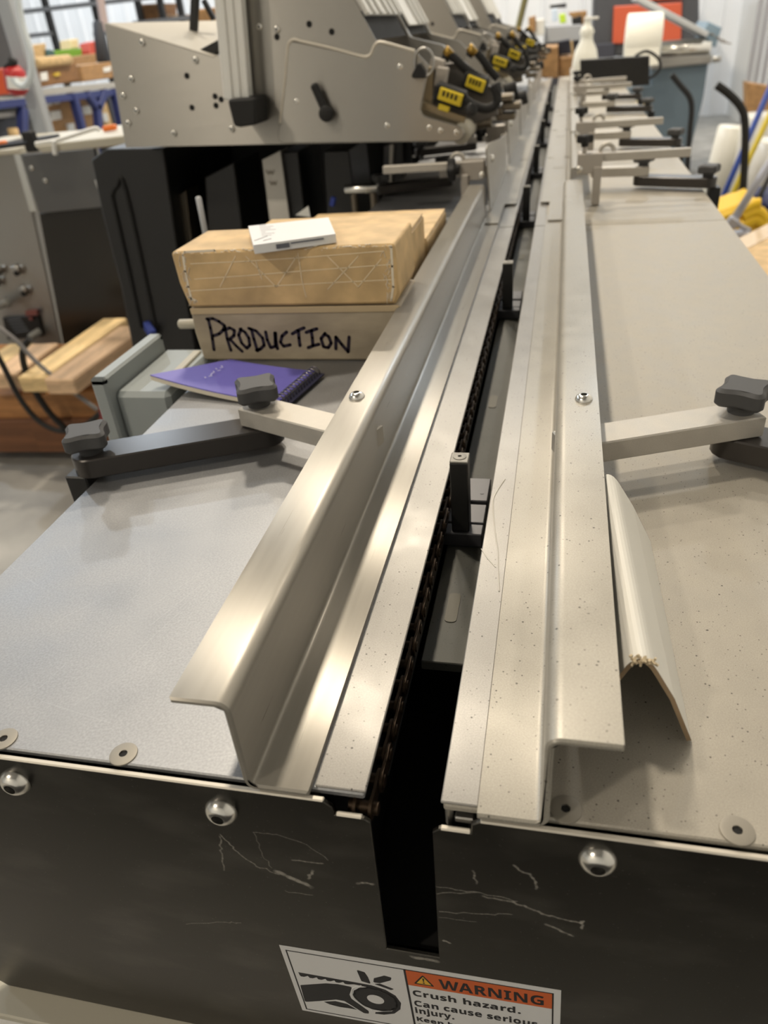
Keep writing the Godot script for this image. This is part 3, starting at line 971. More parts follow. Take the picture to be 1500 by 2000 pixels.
func table_things():
	# two flat cartons stacked, more behind them
	var fz := -0.424
	var t := thing("cardboard_box", "lower worn flat cardboard box with PRODUCTION handwritten on its front", "box", V(-0.17, 0, -0.52))
	var b := mb(0)
	b.prism(fillet(P2([-0.262, 0.0004, -0.0795, 0.0004, -0.078, 0.024, -0.0785, 0.0478, -0.2645, 0.0488, -0.265, 0.026]), 0.003, 3), 2, fz - 0.074, fz, 0.0018)
	obj("body", b, mats.kraft_worn, t)
	b = mb(0)
	b.box(V(-0.172, 0.0455, fz + 0.0004), V(0.184, 0.0055, 0.0016), 0.0006)
	obj("lid_edge", b, mat("kraft_pale", c8(188, 168, 134), 0.6), t)
	b = mb(0)
	var strokes := [
		[-0.2493, 0.0381, -0.249, 0.0308, -0.2493, 0.0206, -0.2501, 0.0107], [-0.2506, 0.0386, -0.2448, 0.039, -0.2396, 0.0362, -0.2352, 0.0325, -0.2374, 0.0288, -0.242, 0.0252, -0.2482, 0.0234],
		[-0.2352, 0.0302, -0.2353, 0.0205, -0.2341, 0.0101], [-0.2364, 0.0288, -0.2308, 0.0306, -0.227, 0.0283, -0.2284, 0.0237, -0.2329, 0.0205, -0.228, 0.0139, -0.2236, 0.0092],
		[-0.2205, 0.0296, -0.224, 0.0241, -0.2226, 0.0167, -0.2187, 0.012, -0.2153, 0.0148, -0.215, 0.0213, -0.2178, 0.0268, -0.2216, 0.0292], [-0.2112, 0.0291, -0.2105, 0.0203, -0.2091, 0.0096], [-0.2134, 0.03, -0.2072, 0.0277, -0.2023, 0.0212, -0.202, 0.0147, -0.2065, 0.011, -0.21, 0.0101],
		[-0.1985, 0.0267, -0.1983, 0.0193, -0.1963, 0.0124, -0.1918, 0.0138, -0.1902, 0.0257], [-0.1897, 0.0257, -0.1905, 0.0184, -0.1903, 0.0114], [-0.1794, 0.0265, -0.1842, 0.0229, -0.1865, 0.0174, -0.1843, 0.0137, -0.178, 0.0151],
		[-0.1746, 0.0247, -0.1691, 0.0278, -0.1632, 0.03], [-0.1687, 0.0273, -0.1692, 0.021, -0.1693, 0.0141], [-0.162, 0.0259, -0.1567, 0.0277, -0.152, 0.029], [-0.1573, 0.0272, -0.1572, 0.0209, -0.1577, 0.0141], [-0.1621, 0.0123, -0.1573, 0.0141, -0.152, 0.0154],
		[-0.1453, 0.0249, -0.1495, 0.0204, -0.1482, 0.0131, -0.1442, 0.0122, -0.141, 0.0163, -0.1425, 0.0222, -0.1458, 0.0244], [-0.1375, 0.0112, -0.1362, 0.0217], [-0.1362, 0.0217, -0.132, 0.0153, -0.1269, 0.0085], [-0.1269, 0.0085, -0.1246, 0.0216]]
	for s in strokes:
		var pts := []
		for q in P2(s): pts.append(q)
		ribbon(b, pts, 0.00145, fz + 0.0003)
	var ink := obj("handwriting", b, mat("marker_ink", c8(26, 14, 34), 0.5), t)
	ink.set_meta("label", "handwritten word PRODUCTION in black marker")
	t = thing("cardboard_box", "upper flat kraft box crossed by clear tape, a white booklet lying on it", "box", V(-0.175, 0.049, -0.52))
	b = mb(0)
	b.prism(fillet(P2([-0.2635, 0.0495, -0.082, 0.0495, -0.0785, 0.058, -0.0795, 0.0968, -0.2695, 0.0962, -0.268, 0.07]), 0.0032, 3), 2, fz - 0.074, fz + 0.002, 0.002)
	obj("body", b, mats.kraft_light, t)
	b = mb(0)
	for s in [[-0.2536, 0.0864, -0.2043, 0.0871, -0.1514, 0.0888, -0.0882, 0.0917], [-0.2529, 0.0737, -0.2066, 0.0755, -0.1529, 0.0783, -0.0829, 0.0813], [-0.2591, 0.0639, -0.1993, 0.0661, -0.137, 0.0681, -0.0838, 0.0694], [-0.1587, 0.0922, -0.1585, 0.0818, -0.1585, 0.0702, -0.1569, 0.0567], [-0.1955, 0.0868, -0.1943, 0.0786, -0.1928, 0.0723],
		[-0.2124, 0.0914, -0.2313, 0.0667], [-0.2035, 0.0911, -0.1814, 0.0657], [-0.1814, 0.0657, -0.1599, 0.0899], [-0.1343, 0.0891, -0.1117, 0.0642], [-0.1092, 0.0884, -0.1377, 0.0627], [-0.1117, 0.0642, -0.0907, 0.0859]]:
		var pts := []
		for q in P2(s): pts.append(q)
		ribbon(b, pts, 0.00035, fz + 0.0024)
	obj("tape_crease", b, mat("tape_cream", c8(238, 220, 184), 0.35), t)
	b = mb(0)
	for s in [[-0.0823, 0.0946, -0.0826, 0.0797, -0.083, 0.0636, -0.0855, 0.053], [-0.2588, 0.0936, -0.2598, 0.0802, -0.2601, 0.0673, -0.26, 0.056], [-0.2568, 0.096, -0.2294, 0.0964], [-0.2622, 0.0587, -0.2555, 0.055]]:
		var pts := []
		for q in P2(s): pts.append(q)
		ribbon(b, pts, 0.0009, fz + 0.0022)
	for k in 70:
		var o := V(lerpf(-0.267, -0.082, k / 70.0), 0.0955 + rng.randf_range(-0.0012, 0.0012), fz + 0.0014)
		b.bar(o, o + V(rng.randf_range(0.001, 0.0035), rng.randf_range(-0.0008, 0.0008), rng.randf_range(-0.0004, 0.0006)), 0.0008, 0.0006)
	for k in 60:
		var lr := k % 2
		var o := V([-0.2625, -0.0845][lr] + rng.randf_range(-0.001, 0.005) * (1 - 2 * lr), rng.randf_range(0.052, 0.094), fz + 0.0022)
		b.bar(o, o + V(rng.randf_range(-0.003, 0.003), rng.randf_range(-0.006, 0.006), 0.0002), 0.0005, 0.0003)
	obj("tape_edge", b, mat("tape_edge_pale", c8(226, 216, 196), 0.3), t)
	t = thing("cardboard_box", "kraft box standing right behind the two stacked boxes, lower than them", "box", V(-0.17, 0, -0.565))
	carton(t, V(-0.255, 0.0, -0.626), V(-0.0905, 0.076, -0.502), mats.kraft_light)
	t = thing("cardboard_box", "last kraft box of the stack, farthest along the left rail", "box", V(-0.17, 0, -0.7))
	carton(t, V(-0.25, 0.0, -0.775), V(-0.089, 0.05, -0.63), mats.kraft_light)
	# booklet
	t = thing("booklet", "small white booklet lying on the upper kraft box", "booklet", V(-0.17, 0.097, -0.46))
	b = mb(0)
	var bo := [-0.2172, -0.4707, -0.151, -0.4921, -0.1279, -0.4293, -0.1871, -0.4018]
	b.prism(P2(bo), 1, 0.0972, 0.1035, 0.0004)
	obj("pages", b, mat("paper_white", c8(224, 224, 222), 0.6), t)
	b = mb(0)
	b.prism(P2(bo), 1, 0.1036, 0.1042, 0.0002)
	obj("cover", b, mat("cover_white", c8(232, 233, 236), 0.4), t)
	b = mb(0)
	for k in 7:
		var p: Vector3 = V(-0.2073, 0.1043, -0.471)
		var q: Vector3 = V(-0.1894, 0.1043, -0.4289)
		var o := p.lerp(q, k / 6.5)
		var l := [0.006, 0.012, 0.009, 0.013, 0.004, 0.011, 0.008][k] as float
		b.bar(o, o + V(l, 0, -l * 0.12), 0.0007, 0.0001)
	b.bar(V(-0.1913, 0.1043, -0.4159), V(-0.1854, 0.1043, -0.43), 0.0012, 0.0001)
	b.bar(V(-0.1835, 0.1043, -0.4148), V(-0.1787, 0.1043, -0.4207), 0.0012, 0.0001)
	obj("print", b, mat("print_grey", c8(96, 98, 106), 0.6), t)
	b = mb(0)
	var s0 := V(bo[6], 0.1008, bo[7] + 0.0005)
	var s1 := V(bo[4], 0.1008, bo[5] + 0.0005)
	b.bar(s0.lerp(s1, 0.27), s0.lerp(s1, 0.43), 0.0008, 0.0034)
	b.bar(s0.lerp(s1, 0.45) + V(0, 0.0012, 0), s0.lerp(s1, 0.85) + V(0, 0.0012, 0), 0.0008, 0.001)
	obj("spine_print", b, mats.print_grey, t)
	# purple notepad
	t = thing("notepad", "purple covered spiral notepad lying on the left table before the boxes", "notepad", V(-0.2, 0, -0.365))
	var c0: Array = [V(-0.2778, 0.006, -0.3571), V(-0.2272, 0.006, -0.4058), V(-0.1477, 0.006, -0.3906), V(-0.1593, 0.006, -0.3286)]
	for lay in [["pages", 0.0, 0.0036, c8(222, 214, 196)], ["cover", 0.0037, 0.0046, c8(106, 100, 188)]]:
		b = mb(0)
		var n := 10
		for i in n:
			for j in 4:
				var g := func(u: float, v: float, top: bool) -> Vector3:
					var p: Vector3 = (c0[0] as Vector3).lerp(c0[3], u).lerp((c0[1] as Vector3).lerp(c0[2], u), v)
					var lift := 0.010 * pow(1 - u, 2.0) * (0.4 + 0.6 * (1 - v))
					return V(p.x, (lay[2] if top else lay[1]) + 0.0004 + lift, p.z)
				var u0 := float(i) / n
				var u1 := float(i + 1) / n
				var v0 := j / 4.0
				var v1 := (j + 1) / 4.0
				b.quad(g.call(u0, v0, true), g.call(u1, v0, true), g.call(u1, v1, true), g.call(u0, v1, true), Vector3.UP)
				b.quad(g.call(u0, v0, false), g.call(u1, v0, false), g.call(u1, v1, false), g.call(u0, v1, false), Vector3.DOWN)
				if j == 0: b.quad(g.call(u0, 0, true), g.call(u1, 0, true), g.call(u1, 0, false), g.call(u0, 0, false), V(-0.3, 0, 1))
				if j == 3: b.quad(g.call(u0, 1, true), g.call(u1, 1, true), g.call(u1, 1, false), g.call(u0, 1, false), V(0, 0, -1))
				if i == 0: b.quad(g.call(0, v0, true), g.call(0, v1, true), g.call(0, v1, false), g.call(0, v0, false), V(-1, 0, 0))
				if i == n - 1: b.quad(g.call(1, v0, true), g.call(1, v1, true), g.call(1, v1, false), g.call(1, v0, false), V(1, 0, 0))
		obj(lay[0], b, mat("notepad_" + lay[0], lay[3], 0.45), t)
	b = mb(0)
	var p0: Vector3 = c0[3]
	var p1: Vector3 = c0[2]
	var side := (p1 - p0).normalized().cross(Vector3.UP)
	for k in 14:
		var o := p0.lerp(p1, (k + 0.5) / 14.0) + V(0, -0.0028, 0) + side * 0.001
		var ring := []
		for i in 17: ring.append(o + side * (0.0048 * cos(TAU * i / 16.0)) + V(0, 0.0048 * sin(TAU * i / 16.0) + 0.0015, 0))
		b.tube(ring, 0.0006, 6)
	obj("wire_spiral", b, mat("wire_dark", c8(118, 116, 120), 0.25, 1.0), t)
	b = mb(0)
	b.bar(p0 + V(0, -0.0032, 0) + side * 0.0035, p1 + V(0, -0.0032, 0) + side * 0.0035, 0.011, 0.0012)
	obj("back_cover", b, mat("notepad_navy", c8(26, 28, 60), 0.5), t)
	b = mb(0)
	var c1: Vector3 = V(-0.2304, 0.0105, -0.362)
	var c2: Vector3 = V(-0.2271, 0.0105, -0.3891)
	var along := (c2 - c1).normalized()
	var acr := along.cross(Vector3.UP)
	for k in 9:
		var o := c1.lerp(c2, k / 9.0) + acr * (0.001 * (k % 3 - 1))
		b.bar(o, o + along * 0.0016 + acr * (0.0024 if k % 2 else -0.002), 0.0007, 0.0002)
	obj("cover_print", b, mat("print_white", c8(216, 214, 232), 0.5), t)
	# bent strip of white cardboard
	t = thing("edge_protector", "bent strip of white cardboard standing like a tent beside the right rail", "cardboard strip", V(0.082, 0, -0.11))
	b = mb()
	var sec := func(z: float) -> Array:
		var k := clampf((z + 0.045) / -0.13, 0, 1)
		var ax := lerpf(0.0806, 0.0737, k)
		var path := fillet(P2([lerpf(0.0612, 0.0575, k), 0.0012, ax - 0.001, 0.0452, lerpf(0.0926, 0.0868, k), 0.022, lerpf(0.1012, 0.0975, k), 0.0008]), 0.012, 9, false)
		var st := strip(path, 0.0017)
		var r := []
		for q in st: r.append(V(q.x, q.y, z))
		return r
	var zsx := [-0.045, -0.06, -0.08, -0.1, -0.12, -0.14, -0.16, -0.175]
	for i in zsx.size() - 1:
		var a: Array = sec.call(zsx[i])
		var c: Array = sec.call(zsx[i + 1])
		var k := a.size()
		for j in k:
			var j2 := (j + 1) % k
			var o: Vector3 = (a[j2] - a[j]).cross(V(0, 0, 1))
			b.quad(a[j], a[j2], c[j2], c[j], -o if Geometry2D.is_polygon_clockwise(P2([a[0].x, a[0].y, a[3].x, a[3].y, a[k - 3].x, a[k - 3].y])) else o)
	obj("strip", b, mat("white_board", c8(224, 222, 214), 0.5), t)
	for z in [-0.0448, -0.1752]:
		b = mb()
		var a: Array = sec.call(z)
		var k := a.size()
		for j in k / 2 - 1: b.quad(a[j], a[j + 1], a[k - 2 - j], a[k - 1 - j], V(0, 0, 1 if z > -0.1 else -1))
		obj("torn_edge", b, mat("edge_brown", c8(150, 128, 100), 0.8), t)
	b = mb()
	for k in 26:
		var o := V(0.0806 + rng.randf_range(-0.004, 0.004), 0.0418 + rng.randf_range(-0.0025, 0.001), -0.0448)
		b.bar(o, o + V(rng.randf_range(-0.0015, 0.0015), rng.randf_range(-0.002, 0.001), rng.randf_range(0.0004, 0.002)), 0.0008, 0.0008)
	var fz2 := obj("paper_fibre", b, mat("fibre_tan", c8(196, 180, 150), 0.8), t)
	fz2.set_meta("kind", "stuff")
	# grey junction box at the table's left edge
	t = thing("junction_box", "open grey plastic box with a flared rim beside the left table edge", "box", V(-0.31, -0.1, -0.41))
	var grey := mat("box_grey", c8(150, 157, 158), 0.5)
	b = mb()
	b.box(V(-0.284, -0.05, -0.395), V(0.05, 0.108, 0.1), 0.004)
	obj("body", b, grey, t)
	b = mb()
	b.box(V(-0.3135, 0.0165, -0.389), V(0.013, 0.007, 0.106), 0.002)
	b.box(V(-0.3135, -0.1065, -0.389), V(0.013, 0.007, 0.106), 0.002)
	for z in [-0.3395, -0.4385]: b.box(V(-0.3135, -0.045, z), V(0.013, 0.13, 0.007), 0.002)
	b.box(V(-0.3085, -0.045, -0.389), V(0.003, 0.122, 0.098), 0.001)
	obj("rim", b, grey, t)
	t = thing("metal_strip", "pale metal strip lying along the left table edge beside the notepad", "strip", V(-0.262, 0, -0.42))
	b = mb()
	b.bar(V(-0.2697, 0.004, -0.3681), V(-0.2723, 0.004, -0.4351), 0.008, 0.004, 0.0008)
	obj("strip", b, mats.cream_paint, t)

func rod(b: Mb, z: float, r: float, pts: Array):
	b.tube(pts, r, 10)

func feeders():
	var z0 := -1.05
	var t := thing("feeder_station", "nearest sheet feeder with a big stainless side plate and yellow labelled valves", "feeder", V(-0.38, 0.02, z0), "sheet feeders along the line")
	var steel: Material = mats.feeder_steel
	var outline := [-0.6301, 0.279, -0.4667, 0.2231, -0.4589, 0.2251, -0.4524, 0.2324, -0.446, 0.2547, -0.4451, 0.3778, -0.2939, 0.3628, -0.2456, 0.2743, -0.2189, 0.2244, -0.214, 0.2216, -0.1628, 0.2072, -0.1455, 0.1893, -0.162, 0.1293, -0.1063, 0.1112, -0.0989, 0.1061, -0.0968, 0.0993, -0.1007, 0.0934, -0.1083, 0.0904, -0.1873, 0.0942, -0.6447, 0.1119]
	for q in [[z0 - 0.003, z0, "side_plate"], [-1.335, -1.32, "middle_plate"], [-1.56, -1.555, "rear_plate"]]:
		var b := mb()
		b.prism(P2(outline), 2, q[0], q[1], 0.0007)
		obj(q[2], b, steel, t)
	var b := mb()
	b.prism(fillet(P2([-0.3873, 0.1034, -0.3628, 0.1776, -0.3479, 0.2357, -0.2907, 0.2213, -0.2304, 0.2042, -0.2183, 0.2231, -0.1628, 0.2072, -0.1455, 0.1893, -0.162, 0.1293, -0.1063, 0.1112, -0.0989, 0.1061, -0.0968, 0.0993, -0.1007, 0.0934, -0.1083, 0.0904, -0.1873, 0.0942]), 0.011, 5), 2, z0, z0 + 0.0028, 0.0013)
	obj("front_sheet", b, steel, t)
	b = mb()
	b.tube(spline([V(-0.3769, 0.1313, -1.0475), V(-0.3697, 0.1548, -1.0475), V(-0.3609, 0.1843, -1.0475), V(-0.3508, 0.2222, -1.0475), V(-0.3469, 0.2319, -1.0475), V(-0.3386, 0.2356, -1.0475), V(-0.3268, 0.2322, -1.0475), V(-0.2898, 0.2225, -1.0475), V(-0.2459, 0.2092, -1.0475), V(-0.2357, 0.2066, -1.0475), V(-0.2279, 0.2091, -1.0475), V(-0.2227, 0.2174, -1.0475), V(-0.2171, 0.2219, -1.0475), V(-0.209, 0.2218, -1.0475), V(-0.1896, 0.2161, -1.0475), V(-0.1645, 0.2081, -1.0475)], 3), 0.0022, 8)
	obj("lit_bevel_edge", b, mats.lit_edge_steel, t)  # highlight along the bevelled sheet edge, painted as a paler tube
	# trays and the closing sheets between the plates
	b = mb()
	b.prism(strip(P2([-0.628, 0.2775, -0.4668, 0.2225, -0.4608, 0.224]), 0.003), 2, -1.555, z0 - 0.004, 0.0005)
	obj("infeed_tray", b, mats.tray_steel, t)
	b = mb()
	b.prism(strip(P2([-0.6397, 0.1132, -0.1872, 0.0956, -0.109, 0.0918]), 0.003), 2, -1.55, z0 - 0.004)
	obj("bottom_sheet", b, mats.black_plate, t)
	for q in [[-1.172, -1.056], [-1.318, -1.178], [-1.55, -1.345]]:
		b = mb()
		var low := q[0] < -1.4 as bool
		var p := P2([-0.2919, 0.3572, -0.2321, 0.2561]) if not low else P2([-0.2919, 0.3572, -0.2234, 0.2399])
		b.prism(strip(p, 0.004), 2, q[0], q[1], 0.001)
		for k in 3: b.prism(strip(PackedVector2Array([p[0] + Vector2(0.004, 0.002), p[1] + Vector2(0.004, 0.002)]), 0.004), 2, q[0] + 0.02 + 0.045 * k, q[0] + 0.03 + 0.045 * k)
		obj("hopper_guide", b, mats.white_paint, t)
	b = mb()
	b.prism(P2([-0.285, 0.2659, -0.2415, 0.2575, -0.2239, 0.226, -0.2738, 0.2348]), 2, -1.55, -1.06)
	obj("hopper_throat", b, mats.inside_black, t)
	# aluminium post with its black foot
	b = mb()
	b.bar(V(-0.4294, 0.1678, -1.028), V(-0.4103, 0.3727, -1.028), 0.036, 0.03, 0.002, V(0, 0, 1))
	for s in [-1, 0, 1]: b.bar(V(-0.4231, 0.1687, -1.012) + V(s * 0.0125, 0, 0), V(-0.4041, 0.3708, -1.012) + V(s * 0.0125, 0, 0), 0.0085, 0.004, 0.0012, V(0, 0, 1))
	obj("profile_post", b, mats.white_paint, t)
	b = mb()
	b.prism(fillet(P2([-0.4322, 0.1712, -0.389, 0.1709, -0.3939, 0.1358, -0.4199, 0.134, -0.429, 0.1366]), 0.006, 4), 2, z0 + 0.003, -0.99, 0.003)
	obj("post_foot", b, mats.black_rubber, t)
	# lever
	b = mb()
	b.bar(V(-0.3135, 0.1799, -1.035), V(-0.2985, 0.14, -1.035), 0.012, 0.008, 0.003, V(0, 0, 1))
	b.cyl(V(-0.3021, 0.1393, -1.045), V(-0.2973, 0.1406, -1.028), 0.011, 20, 0.002)
	obj("lever", b, mats.black_rubber, t)
	for p in [V(-0.5753, 0.2502, -1.05), V(-0.4957, 0.222, -1.05), V(-0.3882, 0.255, -1.05), V(-0.3627, 0.2499, -1.05), V(-0.3466, 0.1579, -1.05), V(-0.6063, 0.2053, -1.05), V(-0.6267, 0.1839, -1.05), V(-0.61, 0.1624, -1.05), V(-0.629, 0.1464, -1.05), V(-0.555, 0.1275, -1.05), V(-0.2112, 0.1176, -1.05), V(-0.1485, 0.1111, -1.05), V(-0.132, 0.1061, -1.05), V(-0.1088, 0.102, -1.05), V(-0.457, 0.1281, -1.05), V(-0.1867, 0.191, -1.05)]: screw("cap", p, V(0, 0, 1), t, "screw", 0.95)
	for p in [V(-0.5145, 0.2029, -1.05), V(-0.5163, 0.1606, -1.05), V(-0.4752, 0.1731, -1.05), V(-0.4662, 0.1684, -1.05), V(-0.4763, 0.1608, -1.05), V(-0.314, 0.252, -1.05), V(-0.2822, 0.2404, -1.05), V(-0.1831, 0.1098, -1.05), V(-0.3642, 0.2407, -1.05), V(-0.1852, 0.2021, -1.05)]:
		b = mb()
		b.cyl(p + V(0, 0, 0.0002), p + V(0, 0, 0.0006), 0.0042, 14)
		obj("drilled_hole", b, mats.inside_black, t)
	# black bits on the tray
	b = mb()
	b.bar(V(-0.5847, 0.2417, -1.25), V(-0.5536, 0.3446, -1.25), 0.012, 0.012, 0.001)
	obj("sheet_stop", b, mats.black_plate, t)
	b = mb()
	b.bar(V(-0.6104, 0.2484, -1.3), V(-0.5669, 0.2496, -1.3), 0.05, 0.012, 0.002)
	obj("sheet_stop", b, mats.black_plate, t)
	b = mb()
	b.prism(P2([-0.498, 0.2343, -0.4597, 0.2464, -0.4739, 0.2266]), 2, -1.095, -1.075, 0.001)
	obj("sheet_stop", b, mats.black_plate, t)
	b = mb()
	b.bar(V(-0.5717, 0.3052, -1.3), V(-0.5591, 0.2761, -1.3), 0.008, 0.008)
	obj("sheet_stop", b, mats.black_plate, t)
	# nose roller, grey mount, bars
	b = mb()
	b.cyl(V(-0.104, 0.0985, -1.06), V(-0.104, 0.0985, -1.06) + V(0, 0, -0.46), 0.014, 20, 0.001)
	obj("nose_roller", b, mats.cream_paint, t)
	b = mb()
	b.prism(P2([-0.155, 0.186, -0.1063, 0.1877, -0.0609, 0.1459, -0.0555, 0.1134, -0.1084, 0.099, -0.1676, 0.1225]), 2, -1.15, -1.13, 0.001)
	obj("valve_mount", b, mat("mount_grey", c8(92, 88, 84), 0.5, 0.5), t)
	b = mb()
	b.bar(V(-0.1626, 0.1383, -1.075), V(-0.0993, 0.1142, -1.075), 0.012, 0.008, 0.001, V(0, 0, 1))
	b.bar(V(-0.163, 0.131, -1.075), V(-0.1085, 0.112, -1.075), 0.012, 0.006, 0.001, V(0, 0, 1))
	b.bar(V(-0.1534, 0.1866, -1.09), V(-0.1589, 0.1374, -1.09), 0.02, 0.01, 0.001, V(0, 0, 1))
	obj("slide_bar", b, mat("oiled_steel", c8(134, 124, 104), 0.35, 0.9), t)
	# valves with yellow labels
	var yellow := mat("valve_yellow", c8(222, 196, 48), 0.45)
	for q in [[V(-0.1411, 0.1571, -1.07), V(-0.0967, 0.1404, -1.07), 0.019], [V(-0.1048, 0.167, -1.12), V(-0.0699, 0.1526, -1.12), 0.019]]:
		b = mb()
		b.bar(q[0], q[1], q[2], q[2] * 1.25, 0.003, V(0, 1, 0.2))
		var v := obj("valve", b, mats.black_rubber, t)
		b = mb()
		var d: Vector3 = (q[1] - q[0])
		b.bar(q[0] + d * 0.16 + V(0, 0.001, 0.0022), q[0] + d * 0.92 + V(0, 0.001, 0.0022), q[2], q[2] * 0.9, 0.0015, V(0, 1, 0.2))
		obj("yellow_tag", b, yellow, v)
		b = mb()
		for k in 4: b.bar(q[0] + d * (0.28 + 0.13 * k) + V(0, 0.001, 0.0122), q[0] + d * (0.35 + 0.13 * k) + V(0, 0.001, 0.0122), 0.001, 0.007, 0, V(0, 1, 0.2))
		obj("tag_print", b, mats.black_rubber, v)
	b = mb()
	b.bar(V(-0.1367, 0.1364, -1.07), V(-0.121, 0.1308, -1.07), 0.01, 0.008, 0.001)
	obj("yellow_cap", b, yellow, t)
	b = mb()
	b.bar(V(-0.1418, 0.1741, -1.09), V(-0.1253, 0.1703, -1.09), 0.02, 0.026, 0.002)
	b.bar(V(-0.1501, 0.191, -1.1), V(-0.1307, 0.1844, -1.1), 0.02, 0.016, 0.002)
	obj("sensor_block", b, mats.block_grey, t)
	for q in [spline([V(-0.1332, 0.1914, -1.12), V(-0.1284, 0.1989, -1.12), V(-0.1194, 0.1943, -1.12), V(-0.1053, 0.1816, -1.12), V(-0.0903, 0.1706, -1.12), V(-0.0714, 0.1594, -1.12)], 8), spline([V(-0.1108, 0.1901, -1.24), V(-0.1032, 0.198, -1.24), V(-0.0919, 0.1887, -1.24), V(-0.0781, 0.1707, -1.24), V(-0.0641, 0.1554, -1.24)], 8), spline([V(-0.097, 0.1433, -1.06), V(-0.0838, 0.1346, -1.06), V(-0.0677, 0.1296, -1.06), V(-0.0544, 0.1327, -1.06), V(-0.0501, 0.1427, -1.06), V(-0.0559, 0.1584, -1.06)], 8)]:
		b = mb()
		b.tube(q, 0.0062, 10, 0.1)
		obj("corrugated_hose", b, mats.black_rubber, t)
	b = mb()
	for p in [V(-0.1268, 0.2013, -1.12), V(-0.092, 0.2013, -1.12)]: b.cyl(p + V(-0.004, -0.004, 0), p + V(0.004, 0.004, 0), 0.0075, 14, 0.001)
	obj("brass_fitting", b, mat("brass", c8(150, 122, 62), 0.35, 1.0), t)
	b = mb()
	b.cyl(V(-0.086, 0.1309, -1.045), V(-0.0844, 0.1322, -1.03), 0.0085, 20, 0.001)
	obj("thumb_nut", b, mats.black_plate, t)
	b = mb()
	var ring := []
	for i in 25:
		var c: Vector3 = V(-0.151, 0.1938, -1.04)
		ring.append(c + V(0.014 * cos(TAU * i / 24.0), 0.017 * sin(TAU * i / 24.0), 0))
	b.tube(ring, 0.002, 8)
	obj("hand_wheel", b, mats.steel_plain, t)
	b = mb()
	b.prism(fillet(P2([-0.1575, 0.1957, -0.1455, 0.1744, -0.1718, 0.1763]), 0.004, 3), 2, -1.046, -1.036, 0.001)
	obj("star_knob", b, mats.black_rubber, t)
	# linkage in front of the nose: small bright and dark machined pieces over the rails
	b = mb()
	for p in [V(-0.0788, 0.1333, -1.2), V(-0.0505, 0.1314, -1.2), V(-0.0382, 0.1199, -1.2), V(-0.0666, 0.1144, -1.2), V(-0.0462, 0.1058, -1.2)]: b.box(p, V(0.03, 0.01, 0.05), 0.002)
	b.cyl(V(-0.1324, 0.097, -1.16), V(-0.0674, 0.1033, -1.16), 0.009, 14, 0.001)
	obj("linkage", b, mats.worn_steel, t)
	b = mb()
	for p in [V(-0.0782, 0.1374, -1.24), V(-0.0533, 0.1372, -1.24), V(-0.0366, 0.1229, -1.24)]: b.cyl(p, p + V(0.02, 0.004, 0), 0.01, 14, 0.001)
	obj("linkage_pin", b, mats.black_rubber, t)
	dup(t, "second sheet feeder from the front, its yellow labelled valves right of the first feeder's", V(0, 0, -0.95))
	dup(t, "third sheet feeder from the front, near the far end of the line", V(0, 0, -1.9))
	# stands
	t = thing("feeder_stand", "black plate stand carrying the nearest sheet feeder", "machine stand", V(-0.55, FLOOR, -1.3), "stands of the sheet feeders")
	b = mb()
	b.prism(P2([-0.7554, 0.0894, -0.7227, 0.1045, -0.6158, 0.1002, -0.6309, -0.0596, -0.6425, -0.2747, -0.7719, -0.8677, -0.9014, -0.8787, -0.7788, -0.2747, -0.7649, -0.131, -0.7626, -0.0016]), 2, -1.42, -1.12, 0.002)
	var col := obj("column", b, mats.black_plate, t)
	b = mb()
	var sl := P2([-0.7236, 0.0381, -0.7043, 0.0422, -0.7185, -0.2116, -0.7448, -0.2114])
	b.tube(spline([V(-0.733, 0.0319, -1.119), V(-0.719, 0.0448, -1.119), V(-0.7032, 0.0373, -1.119), V(-0.7135, -0.2113, -1.119)], 5), 0.004, 8)
	b.tube(spline([V(-0.733, 0.0319, -1.119), V(-0.738, -0.0931, -1.119), V(-0.7442, -0.211, -1.119)], 5), 0.004, 8)
	obj("slot_edge", b, mats.inside_black, col)
	b = mb()
	b.prism(P2([-0.6468, 0.0939, -0.2037, 0.0771, -0.2047, 0.0609, -0.3038, 0.0424, -0.3403, -0.2987, -0.6747, -0.2986]), 2, -1.5, -1.44, 0.002)
	obj("back_panel", b, mats.black_plate, t)
	for q in [[[-0.574, 0.0442, -0.5143, 0.0659, -0.5198, -0.0372, -0.5677, -0.4034, -0.6429, -0.4045], "pillar"], [[-0.4248, 0.0765, -0.3949, 0.0765, -0.399, -0.0868, -0.4363, -0.4203, -0.4761, -0.4209], "pillar"], [[-0.3508, 0.074, -0.3054, 0.0731, -0.3016, -0.0899, -0.3251, -0.4185, -0.3825, -0.4195], "pillar"]]:
		b = mb()
		b.prism(P2(q[0]), 2, -1.3, -1.17, 0.002)
		obj(q[1], b, mats.black_plate, t)
	b = mb()
	b.prism(P2([-0.6333, 0.0129, -0.611, 0.0257, -0.6248, -0.1072, -0.6499, -0.1066]), 2, -1.22, -1.16, 0.001)
	obj("steel_strip", b, mats.worn_steel, t)
	b = mb()
	b.prism(P2([-0.4584, 0.0679, -0.422, 0.081, -0.4229, -0.0408, -0.444, -0.1884, -0.4799, -0.1879, -0.4617, -0.0306]), 2, -1.2, -1.16, 0.001)
	var st := obj("steel_strip", b, mats.feeder_steel, t)
	b = mb()
	for c in [V(-0.4459, 0.0472, -1.159), V(-0.4433, 0.0299, -1.159)]:
		b.bar(c + V(-0.007, 0.004, 0), c + V(-0.003, -0.003, 0), 0.0016, 0.001)
		b.bar(c + V(-0.003, -0.003, 0), c + V(0, 0.003, 0), 0.0016, 0.001)
		b.bar(c + V(0, 0.003, 0), c + V(0.003, -0.003, 0), 0.0016, 0.001)
		b.bar(c + V(0.003, -0.003, 0), c + V(0.007, 0.004, 0), 0.0016, 0.001)
